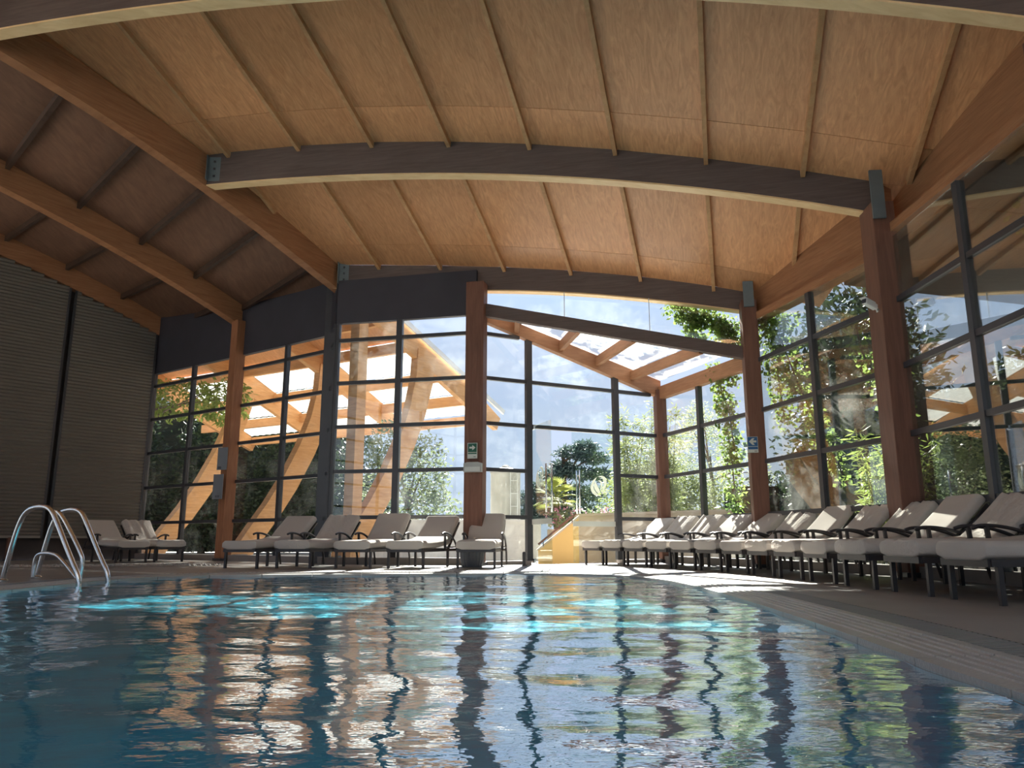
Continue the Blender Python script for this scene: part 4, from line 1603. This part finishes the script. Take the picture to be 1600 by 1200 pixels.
# ================================================================== OUTSIDE
L_DARK = leaf_mat('dark_leaves', (0.014, 0.028, 0.012), (0.04, 0.068, 0.024), 0.15)
L_PINE = leaf_mat('blue_green_needles', (0.03, 0.055, 0.05), (0.06, 0.10, 0.085), 0.25)
L_OLIVE = leaf_mat('olive_leaves', (0.07, 0.10, 0.04), (0.16, 0.20, 0.09), 0.4)
L_LIME = leaf_mat('lime_leaves', (0.10, 0.16, 0.025), (0.26, 0.33, 0.065), 0.5)
L_BAMBOO = leaf_mat('bamboo_leaves', (0.10, 0.14, 0.04), (0.25, 0.28, 0.095), 0.42)
L_PALE = leaf_mat('pale_leaves', (0.15, 0.19, 0.09), (0.30, 0.34, 0.18), 0.5)
L_IVY = leaf_mat('ivy_leaves', (0.05, 0.10, 0.02), (0.22, 0.32, 0.06), 0.5, scale=4)
L_PALM = leaf_mat('palm_leaves', (0.10, 0.14, 0.025), (0.25, 0.28, 0.055), 0.35, rough=0.8)
L_PINK = leaf_mat('pink_petals', (0.34, 0.10, 0.18), (0.60, 0.34, 0.38), 0.5, scale=9)
BARK = simple('bark', (0.12, 0.085, 0.06), rough=0.9, var=0.3, scale=8)
CULM = simple('bamboo_culm', (0.30, 0.30, 0.12), rough=0.5, var=0.2)


def leaves(name, blobs, n, size, m, parent, seed=0, aspect=0.45, droop=0.0, shell=0.55, clump=0):
    """n leaf blades scattered through ellipsoids (cx, cy, cz, rx, ry, rz)"""
    rng = np.random.default_rng(seed + 100)
    w = np.array([b[3] * b[4] * b[5] for b in blobs]) ** 0.7
    w /= w.sum()
    pick = rng.choice(len(blobs), n, p=w)
    B = np.array(blobs)[pick]
    d = rng.normal(size=(n, 3))
    d /= np.linalg.norm(d, axis=1)[:, None]
    r = shell + (1 - shell) * rng.uniform(0, 1, n) ** 0.6
    r *= 1 + 0.10 * rng.normal(size=n)
    c = B[:, :3] + d * B[:, 3:] * r[:, None]
    if clump:
        cc = c[rng.integers(0, max(1, n // clump), n)]
        c = cc + rng.normal(size=(n, 3)) * B[:, 3:].mean(1)[:, None] * 0.10
    ax = rng.normal(size=(n, 3)) * [1, 1, 0.6] + d * 0.6
    ax[:, 2] -= droop
    ax /= np.linalg.norm(ax, axis=1)[:, None]
    s = np.cross(ax, rng.normal(size=(n, 3)))
    s /= np.linalg.norm(s, axis=1)[:, None]
    L = size * rng.uniform(0.6, 1.4, n)[:, None]
    v = np.stack([c, c + ax * L * 0.5 + s * L * aspect * 0.5, c + ax * L, c + ax * L * 0.5 - s * L * aspect * 0.5], 1).reshape(-1, 3)
    v[:, 2] = np.maximum(v[:, 2], 0.0)
    q = np.arange(n * 4).reshape(n, 4)
    return mesh_np(name, v, q, m, parent, kind='stuff')


def tree(name, label, cat, x, y, trunk_h, trunk_r, blobs, n, size, m, seed, group=None, branches=5, **kw):
    root = thing(name, label, cat, (x, y, -0.05), group)
    rng = np.random.default_rng(seed)
    mb = MB()
    mb.tube([(x, y, -0.05), (x + 0.05, y, trunk_h * 0.5), (x, y + 0.05, trunk_h)], [trunk_r, trunk_r * 0.8, trunk_r * 0.5], 8)
    mb.build('trunk', BARK, root, smooth=True)
    for k in range(branches):
        b = blobs[k % len(blobs)]
        mb = MB()
        p = Vector((x, y, trunk_h * rng.uniform(0.6, 0.95)))
        q = Vector((b[0] + rng.normal() * b[3] * 0.4, b[1] + rng.normal() * b[4] * 0.4, b[2] + b[5] * rng.uniform(0, 0.6)))
        mb.tube([p, p.lerp(q, 0.5) + Vector((0, 0, 0.1)), q], [trunk_r * 0.4, trunk_r * 0.25, 0.012], 6)
        mb.build('branch', BARK, root, smooth=True)
    leaves('foliage', blobs, n, size, m, root, seed, **kw)
    return root


tree('leafy_tree', 'bushy olive-green tree seen through the windows left of the exit-sign column', 'tree', -2.75, 20.6, 1.8, 0.09,
     [(-2.9, 20.6, 1.6, 1.15, 1.0, 1.5), (-2.3, 20.5, 2.2, 0.7, 0.7, 1.0), (-2.2, 20.5, 1.0, 0.9, 0.7, 0.8), (-3.2, 20.7, 2.9, 0.7, 0.7, 0.7)], 6500, 0.11, L_OLIVE, 1)
for k, (x, y, h, lab) in enumerate([(-13.8, 27.6, 5.4, 'dark tree behind the windows nearest the blinds'), (-11.0, 27.8, 5.2, 'dark tree behind the left windows, left of the brown column'),
                                    (-8.2, 27.4, 4.9, 'dark tree behind the windows right of the brown column'), (-5.3, 26.6, 4.3, 'dark tree behind the larch canopy, beside the olive-green tree')]):
    tree('dark_tree', lab, 'tree', x, y, h * 0.5, 0.13, [(x, y, h * 0.48, 1.35, 1.1, h * 0.5), (x + 0.3, y - 0.3, h * 0.3, 1.1, 1.0, h * 0.3), (x - 0.3, y, h * 0.26, 1.1, 1.0, h * 0.28)], 7000, 0.17, L_DARK, 10 + k, group='dark trees behind the left windows')
tree('lime_tree', 'sunlit yellow-green tree crown hanging under the canopy outside the left windows', 'tree', -11.0, 21.2, 4.2, 0.1,
     [(-9.2, 20.4, 4.15, 1.5, 0.5, 0.55), (-7.4, 19.5, 3.95, 0.7, 0.4, 0.6), (-10.5, 20.9, 4.2, 1.0, 0.5, 0.5)], 2600, 0.15, L_LIME, 20, droop=0.8)

PX = [(2.9, 4.05, 0.55, 0.2), (2.3, 3.75, 0.6, 0.22), (3.2, 3.55, 0.6, 0.22), (2.0, 3.25, 0.55, 0.2), (1.6, 2.9, 0.5, 0.2), (2.6, 2.95, 0.7, 0.25), (3.4, 2.9, 0.5, 0.22), (1.2, 2.4, 0.6, 0.25), (2.1, 2.3, 0.7, 0.28), (3.0, 2.2, 0.7, 0.3), (0.7, 1.95, 0.5, 0.3), (0.45, 1.35, 0.45, 0.35), (1.1, 1.5, 0.6, 0.35), (2.0, 1.5, 0.9, 0.5), (3.0, 1.3, 0.9, 0.5)]
tree('pine_tree', 'dark blue-green pine with tiered clumps behind the palm and the open door', 'tree', 2.0, 30.0, 3.9, 0.14, [(a, 30 + 0.2 * math.sin(7 * a), z, r, 0.5, rz) for a, z, r, rz in PX], 15000, 0.17, L_PINE, 30, aspect=0.3, shell=0.3)

# bamboo clumps
def bamboo(label, x0, x1, y0, y1, hmin, hmax, nc, n, seed, m=L_BAMBOO):
    rng = np.random.default_rng(seed)
    cx, cy = (x0 + x1) / 2, (y0 + y1) / 2
    root = thing('bamboo_clump', label, 'bamboo', (cx, cy, -0.05))
    blobs = []
    for k in range(nc):
        x, y, h = rng.uniform(x0, x1), rng.uniform(y0, y1), rng.uniform(hmin, hmax)
        lx, ly = rng.normal() * 0.25, rng.normal() * 0.2
        MB().tube([(x, y, -0.05), (x + lx * 0.3, y + ly * 0.3, h * 0.5), (x + lx, y + ly, h)], [0.016, 0.013, 0.004], 6).build('culm', CULM, root, smooth=True)
        for z in np.linspace(0.3, 1.0, 5):
            r = 0.32 * (1.15 - z * 0.8)
            blobs.append((x + lx * z * z, y + ly * z * z, h * z, r, r, 0.28))
    leaves('foliage', blobs, n, 0.16, m, root, seed, aspect=0.16, droop=0.3, shell=0.1)
    return root


bamboo('tall yellow-green bamboo outside, behind the closed door leaf with the emblem', 2.75, 4.2, 19.6, 20.8, 2.4, 3.8, 26, 15000, 41)
bamboo('bright green bamboo bush outside the right glazing, left of the thick dark column', 5.35, 6.3, 11.4, 12.4, 1.3, 2.0, 16, 4500, 42, L_LIME)
tree('pale_tree', 'pale feathery tree outside the porch, left of the ivy column', 'tree', 6.2, 24.0, 3.0, 0.08, [(5.9, 24.0, 3.0, 0.9, 0.7, 1.5), (5.5, 24.0, 2.0, 0.8, 0.6, 1.1), (7.2, 24.0, 2.2, 0.9, 0.6, 1.1), (5.9, 24.0, 4.1, 0.5, 0.4, 0.7)], 7000, 0.11, L_PALE, 50, aspect=0.25)
tree('olive_shrub', 'dense olive shrub behind the tall bamboo outside the doors', 'shrub', 3.7, 22.4, 1.2, 0.06, [(3.4, 22.4, 1.4, 0.9, 0.6, 1.1), (4.5, 22.5, 1.6, 0.9, 0.6, 1.2), (5.4, 22.5, 1.3, 0.8, 0.6, 1.0)], 6000, 0.12, L_BAMBOO, 51, shell=0.3)
for k, (x, y, h, lab) in enumerate([(9.9, 20.6, 6.4, 'tall dark tree outside, right of the ivy column'), (7.9, 16.6, 6.2, 'tall dark tree outside behind the bright bamboo bush'), (10.2, 9.0, 5.6, 'tall dark tree outside the nearest right glazing, by the thick column'), (10.2, 4.6, 5.6, 'tall dark tree outside at the right frame edge')]):
    tree('dark_tree', lab, 'tree', x, y, h * 0.6, 0.16, [(x, y, h * 0.55, 1.6, 1.7, h * 0.46), (x - 0.5, y - 0.5, h * 0.28, 1.4, 1.4, h * 0.3), (x - 0.2, y + 0.6, h * 0.7, 1.2, 1.2, h * 0.3)], 9000, 0.2, L_DARK, 60 + k, group='tall dark trees along the right glazing', shell=0.35)


def hedge(label, x0, x1, y0, y1, z1, n, m, seed):
    root = thing('hedge', label, 'hedge', ((x0 + x1) / 2, (y0 + y1) / 2, -0.05))
    MB().box(((x0 + x1) / 2, (y0 + y1) / 2, z1 * 0.42), ((x1 - x0) * 0.86, (y1 - y0) * 0.8, z1 * 0.84)).build('dense_core', simple('hedge_core', (0.012, 0.02, 0.012), rough=0.9), root)
    blobs = []
    rng = np.random.default_rng(seed)
    for k in range(60):
        blobs.append((rng.uniform(x0 + 0.2, x1 - 0.2), rng.uniform(y0 + 0.2, y1 - 0.2), rng.uniform(0.25, z1 - 0.3), 0.42, 0.42, 0.4))
    leaves('foliage', blobs, n, 0.12, m, root, seed, shell=0.6)


hedge('dark clipped hedge outside the porch, behind its right glass side', 4.75, 7.6, 17.2, 18.2, 1.9, 4000, L_DARK, 70)
hedge('added dark hedge standing in for a dark reflection between the ivy column and the thick column', 5.3, 8.4, 14.6, 15.6, 2.5, 5000, L_DARK, 73)  # hedge added to give the dark tone of a window reflection
hedge('dark hedge outside the right glazing, behind the loungers', 7.0, 7.9, 4.0, 14.2, 3.3, 14000, L_DARK, 71)
hedge('tall dark hedge outside behind the left windows and the trees', -21.0, -4.9, 29.4, 30.6, 6.6, 14000, L_DARK, 72)

# palm
root = thing('palm', 'small yellow-green fan palm outside the open glass door', 'palm', (1.05, 18.4, -0.05))
MB().tube([(1.05, 18.4, -0.05), (1.07, 18.4, 0.7), (1.05, 18.4, 1.35)], [0.10, 0.09, 0.08], 10).build('trunk', BARK, root, smooth=True)
rng = np.random.default_rng(3)
for k in range(26):
    az, el = rng.uniform(0, 6.28), rng.uniform(-0.5, 1.25)
    d = Vector((math.cos(az) * math.cos(el), math.sin(az) * math.cos(el), math.sin(el)))
    c0 = Vector((1.05, 18.4, 1.38))
    c1 = c0 + d * 0.30
    s = d.cross(Vector((0, 0, 1))).normalized()
    mb = MB()
    mb.bar(c0, c1, 0.014, 0.010)
    for j in range(-6, 7):
        a = j * 0.16
        t = (d * math.cos(a) + s * math.sin(a)).normalized()
        w = t.cross(d.cross(s)).normalized() * 0.014
        tip = c1 + t * 0.32 + Vector((0, 0, -0.05))
        mid = c1 + t * 0.18
        mb.add([c1, mid + w, tip, mid - w], [(0, 1, 2, 3)])
    mb.build('frond', L_PALM, root)

# flowers on the retaining wall
BEIGE = simple('beige_render', (0.50, 0.42, 0.33), rough=0.85, var=0.1, scale=2)
OCHRE = simple('ochre_render', (0.62, 0.40, 0.15), rough=0.8, var=0.08, scale=2)
root = thing('retaining_wall', 'low beige garden wall outside, right of the stair', 'wall', (2.6, 17.0, -0.05))
MB().hexa([(1.38, 16.9, -0.05), (4.6, 16.2, -0.05), (4.6, 16.45, -0.05), (1.38, 17.15, -0.05)], [(1.38, 16.9, 0.92), (4.6, 16.2, 1.0), (4.6, 16.45, 1.0), (1.38, 17.15, 0.92)]).build('wall_body', BEIGE, root)
MB().hexa([(1.34, 16.86, 0.92), (4.6, 16.16, 1.0), (4.6, 16.49, 1.0), (1.34, 17.19, 0.92)], [(1.34, 16.86, 0.97), (4.6, 16.16, 1.05), (4.6, 16.49, 1.05), (1.34, 17.19, 0.97)]).build('wall_cap', BEIGE, root)
root = thing('flower_bed', 'pink flowering shrub spilling over the garden wall by the stair', 'flowers', (1.5, 17.5, -0.05))
MB().box((1.6, 17.55, 0.3), (1.6, 0.5, 0.7)).build('planter', BEIGE, root)
leaves('foliage', [(1.0 + 0.25 * k, 17.45, 0.88 + 0.05 * math.sin(k * 2.1), 0.25, 0.22, 0.18) for k in range(8)], 1500, 0.08, L_OLIVE, root, 80)
leaves('blossoms', [(0.9 + 0.27 * k, 17.40, 0.95 + 0.06 * math.sin(k * 1.7), 0.24, 0.22, 0.16) for k in range(8)], 420, 0.05, L_PINK, root, 81, aspect=0.9)

root = thing('stair_wall', 'ochre stair wall with a sloping top seen through the open door', 'wall', (0.9, 15.7, -0.05))
MB().prism([(0.52, 15.6, -0.05), (1.33, 15.6, -0.05), (1.33, 15.6, 0.86), (0.52, 15.6, 0.22)], (0.02, 0.22, 0)).build('wall_body', OCHRE, root)
MB().bar((0.50, 15.71, 0.215), (1.35, 15.71, 0.885), 0.26, 0.035).build('sloping_cap', BEIGE, root)
root = thing('stair_handrail', 'brown handrail along the ochre stair wall', 'handrail', (0.9, 15.55, 0))
MB().tube([(0.52, 15.53, 0.33), (1.30, 15.53, 0.95)], 0.022, 8).build('rail', COLUMN_WOOD, root)
for x, z in ((0.62, 0.40), (1.2, 0.86)):
    MB().tube([(x, 15.53, z), (x, 15.6, z - 0.12)], 0.01, 6).build('rail_bracket', FRAME, root)

# parapet and water tank
root = thing('parapet_wall', 'low pale parapet wall outside behind the front loungers', 'wall', (-1.4, 19.0, -0.05))
WHITEW = simple('pale_wall_paint', (0.74, 0.73, 0.70), rough=0.8)
MB().box((-1.6, 19.0, 0.4), (4.6, 0.16, 0.9)).build('wall_body', WHITEW, root)
MB().box((-1.6, 19.0, 0.875), (4.66, 0.22, 0.05)).build('wall_cap', WHITEW, root)
TANK = simple('tank_grey_green', (0.36, 0.36, 0.32), rough=0.5, var=0.08)
root = thing('water_tank', 'tall grey cylindrical tank with a flat cone lid outside, right of the exit-sign column', 'tank', (-0.22, 26.0, -0.05))
MB().lathe((-0.22, 26, 0), [(0.50, -0.05), (0.50, 2.6), (0.52, 2.62), (0.52, 2.68)], 32).build('shell', TANK, root, smooth=True)
MB().lathe((-0.22, 26, 0), [(0.53, 2.68), (0.30, 2.78), (0.12, 2.84), (0.12, 2.88), (0.02, 2.9)], 32).build('lid', TANK, root)
for dx in (0.17, 0.40):
    MB().bar((-0.22 + dx, 25.48, 0.0), (-0.22 + dx, 25.48, 2.66), 0.03, 0.03, up=(0, 1, 0)).build('ladder_rail', WHITEP, root)
for z in np.arange(0.25, 2.6, 0.42):
    MB().bar((-0.05, 25.48, z), (0.18, 25.48, z), 0.022, 0.022).build('ladder_rung', WHITEP, root)

# ---- larch canopy with curved legs
CE = Vector((math.sin(math.radians(35)), math.cos(math.radians(35)), 0))
COFF = Vector((-2.75, 1.65, 0))
CB = Vector((-3.0, 17.0, 0))


def canopy_pt(k, s, z):
    return CB + COFF * k + CE * s + Vector((0, 0, z))


LEG = [(-0.95, -0.05), (-0.5, 0.55), (-0.05, 1.12), (0.4, 1.78), (0.88, 2.65), (1.2, 3.4), (1.42, 4.2), (1.5, 4.9)]
LEG_W = [0.46, 0.47, 0.48, 0.5, 0.52, 0.55, 0.6, 0.66]
RAF = [(-2.4, 6.0), (-1.2, 5.85), (0.0, 5.5), (1.2, 5.0), (2.4, 4.45), (3.5, 3.95), (4.5, 3.5)]


def ribbon(path, widths, k, th):
    """plank in the frame plane: path of (s, z), width measured square to the path"""
    nrm = COFF.normalized() * (th / 2)
    rings = []
    for i, (s, z) in enumerate(path):
        a, b = path[max(0, i - 1)], path[min(len(path) - 1, i + 1)]
        d = Vector((b[0] - a[0], b[1] - a[1])).normalized()
        pr = Vector((-d.y, d.x)) * (widths[i] / 2)
        p, q = canopy_pt(k, s + pr.x, z + pr.y), canopy_pt(k, s - pr.x, z - pr.y)
        rings.append([p - nrm, p + nrm, q + nrm, q - nrm])
    mb = MB()
    mb.sweep(rings, lambda i: rings[i])
    return mb


m, nt, out = new_mat('translucent_sheet')
tl = N(nt, 'ShaderNodeBsdfTranslucent')
tl.inputs['Color'].default_value = (0.62, 0.62, 0.58, 1)
df = N(nt, 'ShaderNodeBsdfDiffuse')
df.inputs['Color'].default_value = (0.60, 0.60, 0.56, 1)
tp = N(nt, 'ShaderNodeBsdfTransparent')
mx1 = N(nt, 'ShaderNodeMixShader', Fac=0.6)
mx2 = N(nt, 'ShaderNodeMixShader')
tc = N(nt, 'ShaderNodeTexCoord')
mp = N(nt, 'ShaderNodeMapping')
mp.inputs['Scale'].default_value = (3.0, 3.0, 0.4)
no = N(nt, 'ShaderNodeTexNoise', Scale=2.0, Detail=5)
rr = N(nt, 'ShaderNodeMapRange')
rr.inputs['To Min'].default_value = 0.0
rr.inputs['To Max'].default_value = 0.3
nt.links.new(tc.outputs['Object'], mp.inputs[0])
nt.links.new(mp.outputs[0], no.inputs['Vector'])
nt.links.new(no.outputs['Fac'], rr.inputs[0])
nt.links.new(tl.outputs[0], mx1.inputs[1])
nt.links.new(df.outputs[0], mx1.inputs[2])
nt.links.new(rr.outputs[0], mx2.inputs[0])
nt.links.new(mx1.outputs[0], mx2.inputs[1])
nt.links.new(tp.outputs[0], mx2.inputs[2])
nt.links.new(mx2.outputs[0], out.inputs[0])
SHEET = m

canopy = thing('canopy', 'larch canopy with curved legs and a white translucent roof outside the left windows', 'canopy', tuple(canopy_pt(0, 0, -0.05)))
for k in range(4):
    if k < 3:
        lg = ribbon(LEG, LEG_W, k, 0.2).build('curved_leg', LARCH, canopy)
    ribbon(RAF, [0.5, 0.55, 0.6, 0.6, 0.56, 0.5, 0.36], k, 0.14).build('rafter', LARCH, canopy)
    if k == 0:
        MB().bar(canopy_pt(k - 0.12, -1.05, -0.05), canopy_pt(k - 0.12, -1.05, 5.6), 0.26, 0.26, up=CE).build('rear_post', LARCH, canopy)
    if k < 3:
        MB().bar(canopy_pt(k, -0.95, -0.05), canopy_pt(k, -0.95, 0.1), 0.5, 0.3, up=CE).build('steel_shoe', STEEL, lg)
cz = lambda s: interp([a for a, _ in RAF], [b for _, b in RAF], s)
PURL = [-0.9, 0.3, 1.3, 2.5, 3.5, 4.4]
for s in PURL:
    MB().bar(canopy_pt(0.02, s, cz(s) + 0.10), canopy_pt(3.4, s, cz(s) + 0.10), 0.12, 0.26).build('purlin', LARCH, canopy)
for k in range(3):
    for j in range(5):
        s0, s1 = PURL[j] + 0.02, PURL[j + 1] - 0.02
        mb = MB()
        if j < 2:
            mb.hexa([canopy_pt(k + 0.01, s0, cz(s0) + 0.26), canopy_pt(k + 0.01, s1, cz(s1) + 0.26), canopy_pt(k + 0.99, s1, cz(s1) + 0.26), canopy_pt(k + 0.99, s0, cz(s0) + 0.26)],
                    [canopy_pt(k + 0.01, s0, cz(s0) + 0.29), canopy_pt(k + 0.01, s1, cz(s1) + 0.29), canopy_pt(k + 0.99, s1, cz(s1) + 0.29), canopy_pt(k + 0.99, s0, cz(s0) + 0.29)])
            mb.build('plywood_panel', PLY, canopy)
            continue
        nr = 22
        top_ = []
        for q in range(nr + 1):
            kk = k + 0.01 + 0.98 * q / nr
            w = 0.018 * (q % 2)
            top_ += [canopy_pt(kk, s0, cz(s0) + 0.27 + w), canopy_pt(kk, s1, cz(s1) + 0.27 + w)]
        mb.add(top_, [(2 * q, 2 * q + 1, 2 * q + 3, 2 * q + 2) for q in range(nr)])
        mb.build('roof_sheet', SHEET, canopy)
MB().bar(canopy_pt(-0.05, -0.9, cz(-0.9) + 0.33), canopy_pt(-0.05, 4.6, cz(4.6) + 0.33), 0.05, 0.12).build('edge_flashing', simple('white_flashing', (0.78, 0.8, 0.8), rough=0.3), canopy)

# ---- ivy on the outside around the ivy column
def ivy(label, chains, n, seed):
    root = thing('ivy_vine', label, 'ivy', chains[0][0])
    blobs = []
    for ch in chains:
        MB().tube([Vector(p) for p in ch], 0.012, 5).build('stem', BARK, root)
        for i in range(len(ch) - 1):
            a, b = Vector(ch[i]), Vector(ch[i + 1])
            for f in np.linspace(0, 1, 5):
                p = a.lerp(b, f)
                blobs.append((p.x, p.y, p.z, 0.2, 0.12, 0.2))
    leaves('foliage', blobs, n, 0.066, L_IVY, root, seed, aspect=0.9, droop=0.5, shell=0.2)


ivy('ivy hanging over the tie beam left of the ivy column', [[(2.75, 12.62, 4.28), (3.2, 12.5, 4.12), (3.7, 12.4, 3.9)], [(3.0, 12.52, 4.1), (3.1, 12.5, 3.72)], [(3.4, 12.45, 4.0), (3.75, 12.4, 3.5)], [(3.55, 12.45, 3.9), (3.85, 12.4, 3.4)]], 2300, 90)
ivy('ivy trailing down outside the porch glass, left of the ivy column', [[(3.62, 13.2, 3.3), (3.68, 13.1, 2.6), (3.72, 13.0, 1.8), (3.75, 13.0, 1.0)], [(3.7, 12.95, 2.7), (3.75, 12.9, 1.9)], [(3.6, 13.25, 3.35), (3.75, 12.75, 3.1)]], 1700, 91)
ivy('ivy trailing down outside the glass right of the ivy column', [[(4.12, 12.0, 4.0), (4.22, 11.6, 3.4), (4.3, 11.3, 2.7), (4.42, 11.0, 2.0), (4.55, 10.6, 1.3)], [(4.1, 11.9, 3.6), (4.15, 11.7, 2.9), (4.2, 11.7, 2.2)], [(4.05, 12.1, 3.9), (4.3, 11.5, 3.75)]], 2300, 92)
ivy('ivy strands outside the glass left of the thick dark column', [[(4.72, 10.2, 3.4), (4.74, 10.1, 2.9), (4.8, 9.9, 2.5), (4.85, 9.8, 2.2)], [(4.75, 9.5, 3.3), (4.8, 9.4, 2.5), (4.82, 9.4, 1.9)]], 420, 93)
ivy('ivy sprig outside high at the right frame edge', [[(4.95, 7.0, 3.5), (5.0, 6.7, 3.3), (5.0, 6.5, 3.0)]], 160, 94)
